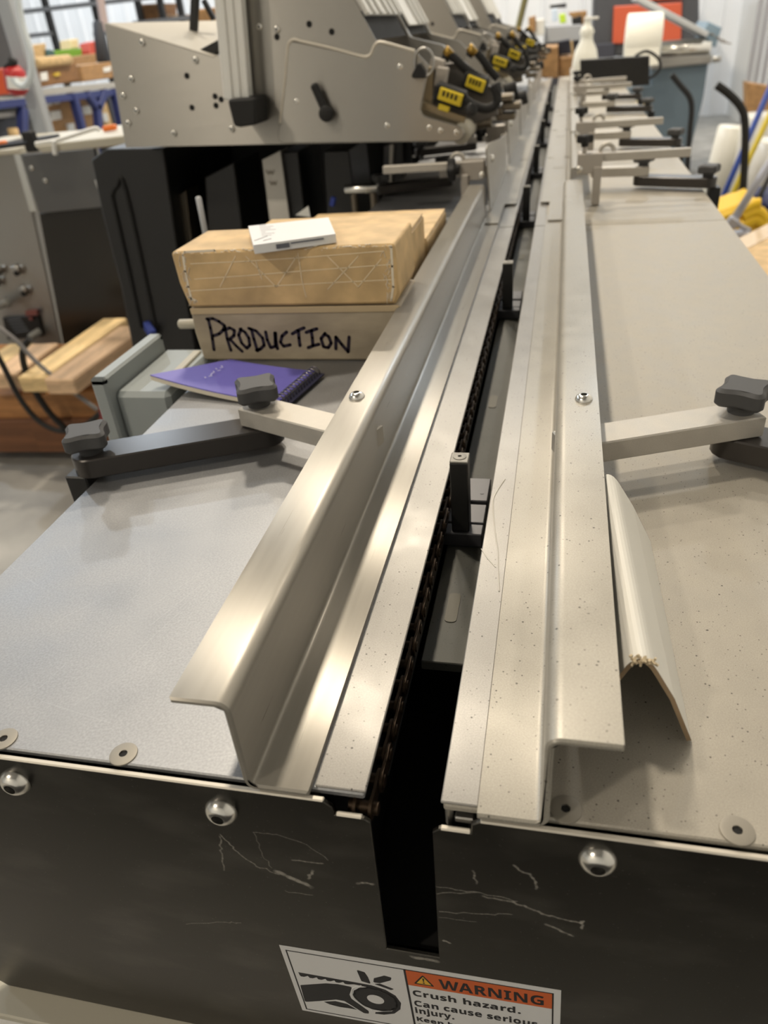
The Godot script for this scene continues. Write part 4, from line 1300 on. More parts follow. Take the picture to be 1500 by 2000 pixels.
	obj("strip_mark", b, mats.worn_steel, st)
	b = mb()
	b.bar(V(-0.3205, 0.0131, -1.1), V(-0.3256, -0.0002, -1.1), 0.008, 0.008, 0.001)
	obj("blue_fitting", b, mat("fitting_blue", c8(38, 58, 140), 0.5), t)
	b = mb()
	b.bar(V(-0.7324, -0.2064, -1.12), V(-0.7107, -0.2199, -1.1), 0.012, 0.02, 0.001)
	obj("blue_fitting", b, mat("fitting_blue", c8(38, 58, 140), 0.5), t)
	dup(t, "black plate stand carrying the second sheet feeder", V(0, 0, -0.95))
	dup(t, "black plate stand carrying the third sheet feeder", V(0, 0, -1.9))
	t = thing("grab_bar", "short bright grab bar on two legs behind the left kraft boxes", "handle", V(-0.27, 0, -1.12))
	b = mb()
	b.cyl(V(-0.3, 0.024, -1.1), V(-0.2451, 0.0238, -1.1), 0.0075, 16, 0.001)
	obj("grip", b, mats.bright_steel, t)
	b = mb()
	for p in [V(-0.2877, 0.021, -1.105), V(-0.255, 0.021, -1.105)]: b.cyl(p, V(p.x, -0.12, p.z), 0.006, 12)
	obj("leg", b, mats.worn_steel, t)
	t = thing("plastic_stick", "thin clear stick leaning upright behind the taped kraft box", "stick", V(-0.3, 0, -0.72))
	b = mb()
	b.cyl(V(-0.3876, 0.0328, -0.74), V(-0.3873, 0.0847, -0.74), 0.0035, 10, 0.001)
	b.cyl(V(-0.3876, 0.0328, -0.74), V(-0.4033, -0.1234, -0.74), 0.0035, 10, 0.001)
	obj("stick", b, mat("stick_clear", c8(186, 188, 192), 0.3), t)
	t = thing("white_rod", "short pale rod end sticking out left of the lower kraft box", "rod", V(-0.29, 0, -0.5))
	b = mb()
	b.cyl(V(-0.3033, 0.0185, -0.47), V(-0.277, 0.0187, -0.47), 0.0045, 14, 0.001)
	obj("rod", b, mats.cream_paint, t)
	t = thing("paper_sheet", "small white paper corner standing up behind the kraft boxes", "paper", V(-0.2, 0.1, -0.95))
	b = mb()
	b.prism(P2([-0.3321, 0.0213, -0.3108, 0.033, -0.3099, 0.0175]), 2, -0.9306, -0.93)
	obj("sheet", b, mats.white_paint, t)

func left_floor():
	# drive cabinet on the left
	var t := thing("control_cabinet", "brushed steel control cabinet with sockets and cables on the left", "cabinet", V(-1.4, FLOOR, -2.23))
	var b := mb()
	b.prism(P2([-2.0339, -0.0008, -1.6283, 0.0107, -1.7093, -0.6571, -2.1352, -0.7077]), 2, -2.6, -2.13, 0.004)
	var body := obj("body", b, mats.feeder_steel, t)
	b = mb()
	b.prism(P2([-2.0068, 0.019, -1.6139, 0.0214, -1.6129, 0.0053, -2.0127, -0.0004]), 2, -2.6, -2.11, 0.003)
	obj("top_cover", b, mats.cream_paint, t)
	b = mb()
	b.prism(P2([-1.6451, 0.0064, -1.6209, 0.0066, -1.6259, -0.1657, -1.6535, -0.1678]), 2, -2.16, -2.12, 0.001)
	obj("corner_trim", b, mats.bright_steel, t)
	for p in [V(-1.7749, -0.3466, -2.13), V(-1.7743, -0.4175, -2.13), V(-1.847, -0.343, -2.13), V(-1.87, -0.3831, -2.13)]:
		b = mb()
		b.box(p + V(0, 0, 0.003), V(0.052, 0.016, 0.006), 0.002)
		b.cyl(p, p + V(0, -0.002, 0.02), 0.014, 16, 0.002)
		var c := obj("connector", b, mats.steel_plain, t)
		b = mb()
		b.cyl(p + V(0.001, -0.012, 0.01), p + V(0.001, -0.014, 0.024), 0.009, 12)
		obj("connector_hole", b, mats.inside_black, c)
	b = mb()
	b.prism(fillet(P2([-1.9025, -0.5167, -1.7525, -0.5111, -1.7607, -0.5887, -1.9157, -0.6013]), 0.006, 3), 2, -2.13, -2.118, 0.002)
	var inlet := obj("power_inlet", b, mats.black_plate, t)
	b = mb()
	b.prism(P2([-1.7928, -0.4924, -1.7459, -0.4894, -1.7488, -0.5078, -1.7958, -0.5109]), 2, -2.125, -2.11)
	b.bar(V(-1.7878, -0.5205, -2.115), V(-1.7753, -0.5207, -2.115), 0.01, 0.01)
	obj("fuse_holder", b, mat("fuse_red", c8(120, 70, 66), 0.5), inlet)
	b = mb()
	for k in 5: b.bar(V(-1.8849, -0.5276, -2.117) + V(0.004 * k, -0.011 * k, 0), V(-1.8271, -0.5208, -2.117) + V(0.004 * k, -0.011 * k, 0), 0.002, 0.003)
	obj("inlet_print", b, mat("print_pale", c8(110, 116, 124), 0.6), inlet)
	b = mb()
	b.cyl(V(-1.9008, -0.4731, -2.1), V(-1.8142, -0.4466, -2.07), 0.014, 14, 0.003)
	b.cyl(V(-1.7594, -0.5643, -2.11), V(-1.779, -0.5761, -2.07), 0.013, 14, 0.003)
	obj("plug", b, mat("plug_grey", c8(120, 120, 116), 0.6), t)
	t = thing("machine_guard", "dark grey steel guard plate between the cabinet and the black stand", "guard", V(-1.1, FLOOR, -2.03))
	b = mb()
	b.prism(P2([-1.5521, 0.0105, -1.3077, 0.0152, -1.3187, -0.1468, -1.5556, -0.1567]), 2, -2.05, -2.03, 0.001)
	obj("upper_plate", b, mat("guard_grey", c8(104, 104, 104), 0.4, 0.8), t)
	b = mb()
	b.prism(P2([-1.5702, -0.1603, -1.3312, -0.1502, -1.3717, -0.6264, -1.4109, -0.7605, -1.6632, -0.7629]), 2, -2.09, -2.05, 0.001)
	obj("lower_panel", b, mat("guard_black", c8(40, 38, 34), 0.22, 0.2), t)
	for p in [V(-1.5309, -0.0262, -2.03), V(-1.4966, -0.0625, -2.03)]: screw("cap", p, V(0, 0, 1), t, "screw", 1.5)
	b = mb()
	b.bar(V(-1.3184, -0.0665, -2.02), V(-1.3164, -0.0923, -2.02), 0.012, 0.01, 0.002)
	obj("latch", b, mats.bright_steel, t)
	t = thing("side_shelf", "cream edged flat shelf left of the nearest feeder", "shelf", V(-1.05, -0.1, -1.8))
	b = mb()
	b.prism(P2([-1.254, 0.0652, -0.9943, 0.0744, -0.9982, 0.0521, -1.2371, 0.0479]), 2, -2.1, -1.68, 0.003)
	obj("shelf_board", b, mats.cream_paint, t)
	b = mb()
	b.prism(P2([-1.2674, 0.0451, -1.0324, 0.0476, -1.0815, -0.1149, -1.2672, -0.1207]), 2, -2.08, -2.0, 0.002)
	obj("bracket", b, mats.black_plate, t)
	t = thing("wire_guide", "thin bent white wire standing on the cream shelf", "wire", V(-1.05, 0.1, -1.8))
	b = mb()
	b.tube(spline([V(-1.2535, 0.0685, -1.69), V(-1.1932, 0.0732, -1.69), V(-1.132, 0.0835, -1.69), V(-1.0778, 0.0927, -1.69), V(-1.0686, 0.0865, -1.69)], 4), 0.005, 8)
	b.tube([V(-1.1887, 0.0743, -1.67), V(-1.1904, 0.0618, -1.67), V(-1.1942, 0.0434, -1.67)], 0.006, 8)
	obj("wire", b, mats.white_paint, t)
	# pallet with boards
	var g := "boards stacked on the pallet"
	var boards := [
		[[V(-1.3475, -0.5, -1.4924), V(-1.361, -0.5, -1.9795)], 0.085, 0.045, "pine", "bright pine board on edge at the right of the pallet stack"],
		[[V(-1.2554, -0.5, -1.4805), V(-1.256, -0.5, -1.9003)], 0.09, 0.045, "pine_pale", "pale pinkish board beside the bright pine board"],
		[[V(-1.453, -0.5, -1.5151), V(-1.4735, -0.5, -1.7525)], 0.09, 0.045, "pine_pale", "pale board left of the looping black cable"],
		[[V(-1.5489, -0.5, -1.5317), V(-1.5531, -0.5, -1.753)], 0.09, 0.045, "pine", "pale pine board at the left edge of the stack"]]
	for q in boards:
		t = thing("wooden_board", q[4], "board", q[0][0], g)
		b = mb()
		b.bar(q[0][0], q[0][1], q[1], q[2], 0.004)
		obj("board", b, mats[q[3]], t)
	t = thing("wooden_pallet", "brown wooden pallet on the floor under the pine boards", "pallet", V(-1.6, FLOOR, -1.7))
	for q in [[[-1.6952, -0.5991, -1.2376, -0.5711, -1.2339, -0.6331, -1.2612, -0.6977, -1.7442, -0.7085], -1.8, -1.62, "pallet_brown", "stringer"], [[-1.7129, -0.6729, -1.2323, -0.6533, -1.2545, -0.767, -1.7621, -0.7825], -1.75, -1.6, "pallet_dark", "deck_board"]]:
		b = mb(0)
		b.prism(P2(q[0]), 2, q[1], q[2], 0.004)
		obj(q[4], b, mats[q[3]], t)
	b = mb()
	for k in 3: b.box(V(-2.0 + k * 0.42, FLOOR + 0.05, -1.86), V(0.1, 0.1, 0.28), 0.004)
	obj("runner", b, mats.pallet_dark, t)
	b = mb(0)
	for k in 1: b.box(V(-1.58, FLOOR + 0.22, -1.88), V(1.0, 0.1, 0.12), 0.003)
	obj("deck_board", b, mats.pallet_brown, t)
	# cables
	for q in [[[V(-1.3548, -0.3898, -1.55), V(-1.3936, -0.4309, -1.55), V(-1.4037, -0.507, -1.55), V(-1.3797, -0.602, -1.55), V(-1.3291, -0.6872, -1.55), V(-1.2897, -0.8039, -1.55)], 0.009, "power_cable", "black cable falling from the cabinet inlet past the pallet"],
		[[V(-1.4401, -0.3794, -1.5), V(-1.4274, -0.4407, -1.5), V(-1.4118, -0.5472, -1.5), V(-1.3758, -0.6166, -1.5), V(-1.3164, -0.6445, -1.5), V(-1.2382, -0.6266, -1.5), V(-1.1729, -0.5843, -1.5)], 0.0075, "power_cable", "black cable looping low across the pallet's end"],
		[[V(-1.4214, -0.3384, -1.52), V(-1.3756, -0.3815, -1.52), V(-1.3359, -0.4428, -1.52), V(-1.2792, -0.5055, -1.52), V(-1.1942, -0.5848, -1.52)], 0.006, "signal_cable", "thin grey cable running slantwise over the boards"]]:
		t = thing(q[2], q[3], "cable", q[0][0])
		b = mb()
		b.tube(spline(q[0], 6), q[1], 8)
		obj("cable", b, mat("cable_grey", c8(118, 116, 116), 0.6) if q[2] == "signal_cable" else mats.black_rubber, t)
	t = thing("red_tag", "small dark red plastic piece at the foot of the grey junction box", "tag", V(-1.1, FLOOR, -1.4))
	b = mb()
	b.prism(P2([-1.0258, -0.4503, -1.002, -0.4446, -1.0143, -0.5185, -1.0379, -0.5218]), 2, -1.34, -1.3, 0.004)
	obj("piece", b, mat("tag_red", c8(120, 24, 32), 0.5), t)

func simple(called: String, label: String, category: String, b: Mb, material: Material, part := "body", group := "") -> Node3D:
	var t := thing(called, label, category, cur, group)
	obj(part, b, material, t)
	return t

func box_at(called: String, label: String, category: String, poly: Array, axis: int, a: float, z: float, material: Material, group := "") -> Node3D:
	# an extruded box; the thing's base is the middle of its lowest edge
	var p := P2(poly)
	var lo := Vector2(1e9, 1e9)
	var mid := 0.0
	for q in p:
		lo = lo.min(q)
		mid += q.x / p.size()
	var base := V(mid, lo.y, (a + z) / 2) if axis == 2 else V((a + z) / 2, lo.y, mid)
	var t := thing(called, label, category, base, group)
	var b := mb(0)
	b.prism(p, axis, a, z, 0.006)
	obj("body", b, material, t)
	return t

func add_label(t: Node3D, poly: Array, axis: int, a: float, z: float, called := "paper_label"):
	var b := mb(0)
	b.prism(P2(poly), axis, a, z)
	obj(called, b, mats.white_paint, t)

func left_background():
	# long workbench along the left, seen from its end
	var bx := -3.15
	var t := thing("workbench", "long workbench with a grey top and blue steel legs along the left", "workbench", V(bx, FLOOR, -4.8))
	var b := mb()
	b.prism(P2([-3.9364, 0.1207, -5.5345, 0.0845, -5.5281, 0.046, -3.9171, 0.0877]), 0, bx - 0.8, bx, 0.004)
	obj("bench_top", b, mat("bench_grey", c8(166, 164, 160), 0.5), t)
	var blue := mat("frame_blue", c8(44, 54, 108), 0.5)
	b = mb()
	b.prism(P2([-3.9158, 0.0853, -5.5264, 0.0428, -5.5181, 0.001, -3.8923, 0.0452]), 0, bx - 0.06, bx - 0.005, 0.003)
	obj("side_beam", b, blue, t)
	for q in [[V(-3.17, 0.0251, -4.3987), V(-3.17, -0.2896, -4.2173)], [V(-3.17, -0.0354, -5.2357), V(-3.17, -0.3305, -5.1191)], [V(-3.17, 0.0446, -5.138), V(-3.17, -0.0572, -5.2304)], [V(-3.17, 0.0386, -5.3832), V(-3.17, -0.0572, -5.2304)], [V(-3.17, 0.0483, -4.972), V(-3.17, -0.182, -4.9704)], [V(-3.17, 0.0291, -5.5098), V(-3.17, -0.2504, -5.4918)]]:
		b = mb()
		var lo: Vector3 = q[1]
		if lo.y < -0.4: lo.y = FLOOR
		b.bar(q[0], lo, 0.05, 0.05, 0.004, V(0, 0, 1))
		obj("leg", b, blue, t)
	for z in [-3.6, -6.2]:
		b = mb()
		b.box(V(bx - 0.72, (FLOOR + 0.0) / 2, z), V(0.05, -FLOOR, 0.05), 0.004)
		obj("leg", b, blue, t)
	b = mb()
	b.prism(P2([-3.9473, 0.0279, -4.4123, 0.0092, -4.407, -0.018, -3.9305, -0.0009]), 0, bx - 0.6, bx - 0.05, 0.003)
	obj("lower_shelf", b, mats.bench_grey, t)
	# things on the bench (its near face looks towards +x)
	t = box_at("carton", "open brown carton with a rolled pale flap on the workbench", "carton", [-4.6975, 0.2263, -5.1604, 0.2269, -5.1608, 0.1246, -4.6984, 0.1116], 0, bx - 0.5, -3.2, mats.kraft_dark, "cartons on and under the workbench")
	b = mb()
	b.cyl(V(-3.19, 0.2451, -4.6932), V(-3.19, 0.2474, -5.0799), 0.03, 14, 0.01)
	obj("flap", b, mats.kraft_light, t)
	add_label(t, [-4.7176, 0.1912, -4.7864, 0.193, -4.7724, 0.1485, -4.7036, 0.1473], 0, -3.2, -3.19)
	b = mb()
	b.prism(P2([-4.8602, 0.1803, -4.9209, 0.1827, -4.9171, 0.1655, -4.8564, 0.1634]), 0, -3.2, -3.188)
	obj("yellow_mark", b, mat("mark_yellow", c8(206, 176, 60), 0.6), t)
	t = box_at("carton", "brown carton with a white slip right of the open carton on the workbench", "carton", [-5.2136, 0.2064, -5.6355, 0.2112, -5.6085, 0.1092, -5.1986, 0.1099], 0, bx - 0.5, -3.2, mats.kraft_brown, "cartons on and under the workbench")
	add_label(t, [-5.4901, 0.1794, -5.5947, 0.1836, -5.5701, 0.1528, -5.4816, 0.1513], 0, -3.2, -3.19)
	box_at("carton", "flat brown carton lying behind the two cartons on the workbench", "carton", [-5.7513, 0.2618, -6.1588, 0.2728, -6.0976, 0.1638, -5.7239, 0.1638], 0, -3.68, -3.6, mats.kraft_brown, "cartons on and under the workbench")
	box_at("carton", "pale carton at the back of the workbench beside the grey column", "carton", [-5.407, 0.3519, -5.6544, 0.3635, -5.5698, 0.1927, -5.3518, 0.1919], 0, bx - 0.75, -3.7, mats.kraft_light, "cartons on and under the workbench")
	box_at("storage_tray", "bright green plastic tray behind the cartons on the left", "tray", [-5.7607, 0.3149, -6.1213, 0.3163, -6.0673, 0.1937, -5.7025, 0.1888], 0, -3.8, -3.7, mat("tray_green", c8(110, 158, 30), 0.5))
	box_at("small_box", "small cream box on top of the green tray", "box", [-6.0735, 0.3761, -6.1893, 0.3836, -6.1677, 0.3186, -6.0557, 0.3188], 0, -3.85, -3.75, mat("small_cream", c8(226, 206, 160), 0.6))
	box_at("tool_case", "small orange red case behind the workbench by the black cylinder", "case", [-6.2618, 0.3466, -6.3633, 0.358, -6.2752, 0.1724, -6.1781, 0.1703], 0, -3.8, -3.7, mat("case_red", c8(196, 76, 56), 0.5))
	t = thing("parasol", "dark rolled cylinder standing upright on the workbench next to the feeder", "cylinder", V(-3.3, 0.2158, -5.6963))
	b = mb()
	b.cyl(V(-3.3, 0.2095, -5.6928), V(-3.3, 0.4625, -5.7471), 0.05, 16, 0.01, 0.035)
	obj("body", b, mat("roll_dark", c8(48, 50, 56), 0.6), t)
	t.name = "dark_cylinder"
	t = thing("spray_can", "dark teal can beside the green tray", "can", V(-3.68, 0.2794, -5.6283))
	b = mb()
	b.cyl(V(-3.68, 0.1908, -5.5777), V(-3.68, 0.3112, -5.6399), 0.035, 14, 0.006)
	obj("body", b, mat("can_teal", c8(44, 76, 72), 0.5), t)
	# things under the bench
	t = box_at("carton", "tall brown carton with white labels under the workbench", "carton", [-4.8028, 0.0084, -5.1711, 0.0258, -5.1952, -0.1681, -4.7912, -0.1778], 0, -3.7, -3.3, mats.kraft_brown, "cartons on and under the workbench")
	for q in [[-4.8105, 0.0485, -4.904, 0.0468, -4.8893, 0.0001, -4.8069, 0.0015], [-4.927, 0.0449, -5.0004, 0.0451, -4.9891, 0.0034, -4.9156, 0.0038], [-4.8469, -0.0321, -4.9676, -0.0344, -4.9571, -0.0858, -4.8345, -0.0853], [-5, -0.1216, -5.089, -0.1248, -5.0776, -0.1683, -4.9929, -0.1681], [-5.1236, -0.1221, -5.1905, -0.1228, -5.1821, -0.1738, -5.1151, -0.1726]]: add_label(t, q, 0, -3.305, -3.29)
	t = box_at("carton", "brown carton wrapped with clear film behind the blue bench leg", "carton", [-5.241, 0.0215, -5.3916, 0.0223, -5.4279, -0.1932, -5.2558, -0.1936], 0, -3.7, -3.32, mats.kraft_brown, "cartons on and under the workbench")
	add_label(t, [-5.2711, -0.0391, -5.3803, -0.0424, -5.3791, -0.0949, -5.2694, -0.0907], 0, -3.325, -3.31)
	t = box_at("carton", "narrow brown carton right of the Y shaped blue bench leg", "carton", [-5.5384, -0.0225, -5.6347, -0.0103, -5.6496, -0.2041, -5.5261, -0.2042], 0, -3.7, -3.32, mats.kraft_light, "cartons on and under the workbench")
	add_label(t, [-5.5172, -0.1084, -5.585, -0.1082, -5.5848, -0.163, -5.5167, -0.1626], 0, -3.325, -3.31)
	box_at("storage_bin", "grey board bin left of the labelled carton under the workbench", "bin", [-4.6218, 0.0405, -4.7656, 0.0369, -4.7504, -0.174, -4.6067, -0.1803], 0, -3.7, -3.28, mat("bin_grey", c8(150, 152, 152), 0.6))
	box_at("storage_bin", "dark grey bin at the far right under the workbench", "bin", [-5.6436, 0.0011, -5.7769, 0.0043, -5.7501, -0.2164, -5.6372, -0.2179], 0, -3.7, -3.3, mat("bin_dark", c8(70, 74, 86), 0.6))
	box_at("storage_bin", "dark grey bin under the bench shelf at the left edge", "bin", [-4.1455, -0.0123, -4.5143, -0.0282, -4.4732, -0.174, -4.066, -0.1486], 0, -3.8, -3.3, mat("bin_dark", c8(70, 74, 86), 0.6))
	t = thing("cardboard_tube", "pale cardboard tube standing in front of the dark bin", "tube", V(-3.1, -0.1524, -4.134))
	b = mb()
	b.cyl(V(-3.1, -0.153, -4.1387), V(-3.1, -0.062, -4.1467), 0.03, 12, 0.004)
	obj("tube", b, mats.kraft_light, t)
	# tray of tools on the cabinet
	t = thing("tool_tray", "black tray with orange tool handles on the steel cabinet", "tray", V(-1.4494, 0.0473, -1.85))
	b = mb()
	b.prism(P2([-1.5198, 0.0576, -1.3845, 0.0628, -1.3821, 0.0525, -1.522, 0.0449]), 2, -2.0, -1.84, 0.003)
	obj("tray", b, mats.black_plate, t)
	b = mb()
	b.bar(V(-1.495, 0.0575, -1.86), V(-1.4645, 0.0597, -1.86), 0.02, 0.016, 0.003)
	obj("handle", b, mat("tool_orange", c8(224, 116, 40), 0.5), t)
	b = mb()
	b.box(V(-1.3862, 0.0603, -1.86), V(0.03, 0.05, 0.03), 0.003)
	obj("clip", b, mats.black_rubber, t)
	t = thing("screwdriver", "orange handle lying on the cream shelf by the feeder", "tool", V(-1.1628, 0.0728, -1.9))
	b = mb()
	b.bar(V(-1.1499, 0.0777, -1.85), V(-1.1142, 0.0804, -1.85), 0.02, 0.014, 0.003)
	obj("handle", b, mats.tool_orange, t)
	# column, extinguisher and hose
	t = thing("steel_column", "grey painted steel column at the left edge", "column", V((V(-2.338, 0.2927, -3.3)).x, FLOOR, -3.33))
	b = mb()
	var cx: float = (V(-2.338, 0.2927, -3.3)).x
	b.box(V(cx, (FLOOR + 3.9) / 2, -3.33), V(0.07, 3.9 - FLOOR, 0.06), 0.006)
	obj("shaft", b, mat("column_grey", c8(158, 162, 166), 0.5), t)
	t = thing("fire_extinguisher", "red fire extinguisher with a white label beside the grey column", "extinguisher", V(-2.3653, 0.1314, -3.25))
	b = mb()
	b.cyl(V(-2.3405, 0.128, -3.22), V(-2.3237, 0.2409, -3.22), 0.046, 18, 0.02)
	obj("cylinder", b, mat("extinguisher_red", c8(168, 28, 30), 0.4), t)
	b = mb()
	b.cyl(V(-2.3348, 0.1556, -3.22), V(-2.3264, 0.2023, -3.22), 0.0468, 18)
	obj("paper_label", b, mats.white_paint, t)
	b = mb()
	b.bar(V(-2.3177, 0.2448, -3.21), V(-2.3037, 0.2667, -3.21), 0.03, 0.03, 0.004)
	b.bar(V(-2.3518, 0.2324, -3.2), V(-2.3077, 0.2522, -3.2), 0.02, 0.02, 0.003)
	obj("valve_head", b, mats.black_rubber, t)
	t = thing("air_hose", "pale hose hanging in a loop from the grey column", "hose", V(-2.1455, 0.2852, -3.1))
	b = mb()
	b.tube(spline([V(-2.1256, 0.5276, -3.12), V(-2.151, 0.3925, -3.12), V(-2.1508, 0.294, -3.12), V(-2.1679, 0.2308, -3.12), V(-2.193, 0.1855, -3.12), V(-2.2318, 0.1634, -3.12), V(-2.2618, 0.177, -3.12), V(-2.269, 0.1966, -3.12)], 6), 0.014, 8)
	obj("hose", b, mat("hose_pale", c8(206, 214, 218), 0.5), t)
	box_at("safety_case", "orange red case at the left edge beside the extinguisher", "case", [-2.6065, 0.228, -2.5035, 0.237, -2.5199, 0.1301, -2.6507, 0.126], 2, -3.44, -3.4, mat("case_orange", c8(222, 92, 50), 0.5))
	box_at("grey_machine", "dark grey machine housing at the upper left edge", "machine", [-2.7532, 0.6012, -2.5846, 0.5861, -2.6417, 0.2798, -2.7004, 0.1051, -2.9676, 0.1228], 2, -3.74, -3.7, mat("machine_dark", c8(96, 96, 98), 0.6))
	# racking against the white wall
	t = thing("storage_rack", "tall black wire rack standing before the white back wall", "rack", V(-5, FLOOR, -7.6))
	for q in [V(-4.7195, 0.6537, -7.4), V(-4.2243, 0.6592, -7.4), V(-3.7888, 0.6531, -7.4), V(-3.5694, 0.6343, -7.4), V(-3.3856, 0.6033, -7.4)]:
		b = mb()
		b.box(V(q.x, (FLOOR + 1.5) / 2, q.z), V(0.05, 1.5 - FLOOR, 0.05))
		obj("upright", b, mats.black_plate, t)
	for q in [[V(-5.0101, 0.662, -7.38), V(-3.1243, 0.6185, -7.38)], [V(-5.064, 0.471, -7.38), V(-4.7096, 0.4677, -7.38)], [V(-3.8596, 0.4798, -7.38), V(-3.1654, 0.439, -7.38)]]:
		b = mb()
		b.bar(q[0], V(q[1].x, q[0].y, q[1].z), 0.06, 0.035)
		obj("beam", b, mat("beam_grey", c8(110, 112, 116), 0.5), t)
	b = mb()
	b.box((V(-4.014, 0.4568, -7.66) as Vector3).lerp(V(-3.2937, 0.407, -7.66), 0.5), V(1.3, 0.03, 0.56), 0.004)
	obj("shelf", b, mats.beam_grey, t)
	for q in [[[-3.8381, 0.6273, -3.6435, 0.6185, -3.6728, 0.4715, -3.8701, 0.4795], "kraft_dark", "brown carton on the far rack right of the first upright"], [[-3.6176, 0.5224, -3.5245, 0.5226, -3.5395, 0.4646, -3.6218, 0.4673], "kraft_brown", "small brown carton low on the far rack"], [[-3.5184, 0.5063, -3.3456, 0.4999, -3.3476, 0.449, -3.5202, 0.459], "kraft_worn", "wide tan carton low on the far rack beside the black rod"]]:
		box_at("carton", q[2], "carton", q[0], 2, -7.9, -7.5, mats[q[1]], "cartons on the far rack")
	box_at("carton", "orange brown carton behind the black rod of the nearest feeder", "carton", [-1.758, 0.4011, -1.6541, 0.4008, -1.8469, -0.5909, -1.9534, -0.5869], 2, -4.4, -4.0, mats.kraft_brown)
	t = thing("wall_pipe", "thin pinkish pipe rising before the white wall over the feeder's corner", "pipe", V(-4.6, FLOOR, -7.0))
	b = mb()
	b.cyl(V(-3.8962, 0.435, -6.9), V(-3.8553, 0.8659, -6.9), 0.035, 10)
	obj("pipe", b, mat("pipe_pink", c8(190, 170, 164), 0.5), t)

func right_background():
	# cartons at the end of the line
	var t := box_at("carton", "brown carton standing at the far end of the line, left of the slot", "carton", [-0.0937, 0.114, -0.0001, 0.1109, 0.0057, -0.0177, -0.0899, -0.0109], 2, -4.3, -4.0, mats.kraft_brown, "cartons at the end of the line")
	t = box_at("carton", "open brown carton with dark inside at the far end of the line", "carton", [0.0014, 0.0638, 0.0769, 0.0623, 0.0817, -0.0218, 0.0052, -0.0207], 2, -4.35, -4.05, mats.kraft_brown, "cartons at the end of the line")
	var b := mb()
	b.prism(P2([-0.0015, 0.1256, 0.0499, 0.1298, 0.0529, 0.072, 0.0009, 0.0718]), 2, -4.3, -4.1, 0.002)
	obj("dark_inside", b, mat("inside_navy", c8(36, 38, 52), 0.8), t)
	b = mb()
	b.bar(V(0.0594, 0.1255, -4.04), V(0.0729, 0.0506, -4.04), 0.06, 0.01, 0.002)
	obj("flap", b, mats.kraft_light, t)
	# desk with clutter behind
	t = thing("desk", "grey desk with clutter behind the far end of the line", "desk", V(0.0, FLOOR, -7.0))
	b = mb()
	b.prism(P2([-0.1314, 0.1653, 0.1369, 0.1564, 0.1503, 0.0587, -0.1353, 0.0613]), 2, -7.2, -6.6, 0.005)
	obj("desk_body", b, mat("desk_grey", c8(170, 172, 176), 0.5), t)
	b = mb()
	b.prism(P2([-0.1353, 0.0613, 0.1503, 0.0587, 0.1759, -0.3554, -0.1215, -0.336]), 2, -7.2, -6.65, 0.005)
	obj("pedestal", b, mat("desk_dark", c8(60, 60, 68), 0.6), t)
	box_at("appliance", "white rounded box beside the grey desk", "box", [-0.2564, 0.2147, -0.1306, 0.2171, -0.127, 0.1151, -0.2314, 0.1104], 2, -6.9, -6.5, mats.white_paint)
	box_at("carton", "small brown box against the white box by the desk", "carton", [-0.2472, 0.2331, -0.1959, 0.2414, -0.193, 0.1404, -0.2373, 0.1312], 2, -6.5, -6.45, mats.kraft_brown)
	box_at("cleaning_bottle", "yellow green bottle among the desk clutter", "bottle", [-0.0308, 0.2337, 0.0141, 0.2364, 0.0245, 0.1775, -0.0206, 0.1746], 2, -6.8, -6.7, mat("bottle_lime", c8(190, 220, 60), 0.4))
	box_at("mug", "pale blue white container at the left of the desk", "container", [-0.085, 0.2703, -0.0476, 0.2735, -0.0404, 0.1957, -0.0781, 0.1923], 2, -6.8, -6.7, mat("cup_pale", c8(206, 220, 236), 0.4))
	box_at("cap", "black soft cap lying on the desk", "cap", [0.0609, 0.2003, 0.1347, 0.2135, 0.1454, 0.1612, 0.0705, 0.1608], 2, -6.8, -6.7, mats.black_rubber)
	box_at("carton", "orange brown box at the right of the cluttered desk", "carton", [0.0361, 0.241, 0.1727, 0.2427, 0.1783, 0.1571, 0.1484, 0.1462, 0.0448, 0.2207], 2, -7.0, -6.85, mats.kraft_brown)
	box_at("wall_shelf", "dark small shelf on the white wall above the desk", "shelf", [-0.116, 0.3035, 0.0157, 0.3063, 0.0171, 0.2782, -0.1152, 0.2823], 2, -7.7, -7.4, mats.black_plate)
	t = thing("pole", "thin olive pole rising in front of the white wall behind the feeders", "pole", V(-0.4, FLOOR, -6))
	b = mb()
	b.cyl(V(-0.3151, 0.104, -6), V(-0.2378, 0.3891, -6), 0.022, 10)
	obj("pole", b, mat("pole_olive", c8(112, 106, 66), 0.5), t)
	# white spray bottle
	t = thing("plastic_bottle", "white plastic bottle standing left of the black monitor", "bottle", V(0.118, 0.0002, -3.55))
	b = mb()
	b.x.origin = Vector3.ZERO
	b.x.basis = Basis()
	b.lathe([[0, 0], [0.05, 0], [0.054, 0.01], [0.052, 0.06], [0.044, 0.1], [0.026, 0.135], [0.024, 0.15], [0.03, 0.165], [0.022, 0.18], [0.014, 0.19], [0.014, 0.2], [0, 0.2]], 24, 60)
	obj("bottle", b, mat("bottle_white", c8(236, 236, 226), 0.4), t)
	b = mb()
	b.x.origin = Vector3.ZERO
	b.x.basis = Basis()
	b.box(V(0, 0.208, 0), V(0.026, 0.02, 0.026), 0.004)
	b.box(V(0.024, 0.21, 0), V(0.04, 0.01, 0.014), 0.003)
	obj("cap", b, mats.white_paint, t)
	t = thing("wooden_wedge", "pale yellow flat strip lying under the black monitor's corner", "strip", V(0.2484, -0.0606, -2.9))
	b = mb()
	b.prism(P2([0.1392, -0.0521, 0.3241, -0.0407, 0.3294, -0.0596, 0.2543, -0.0642, 0.1432, -0.0603]), 2, -2.95, -2.85, 0.002)
	obj("strip", b, mat("strip_yellow", c8(222, 204, 150), 0.6), t)
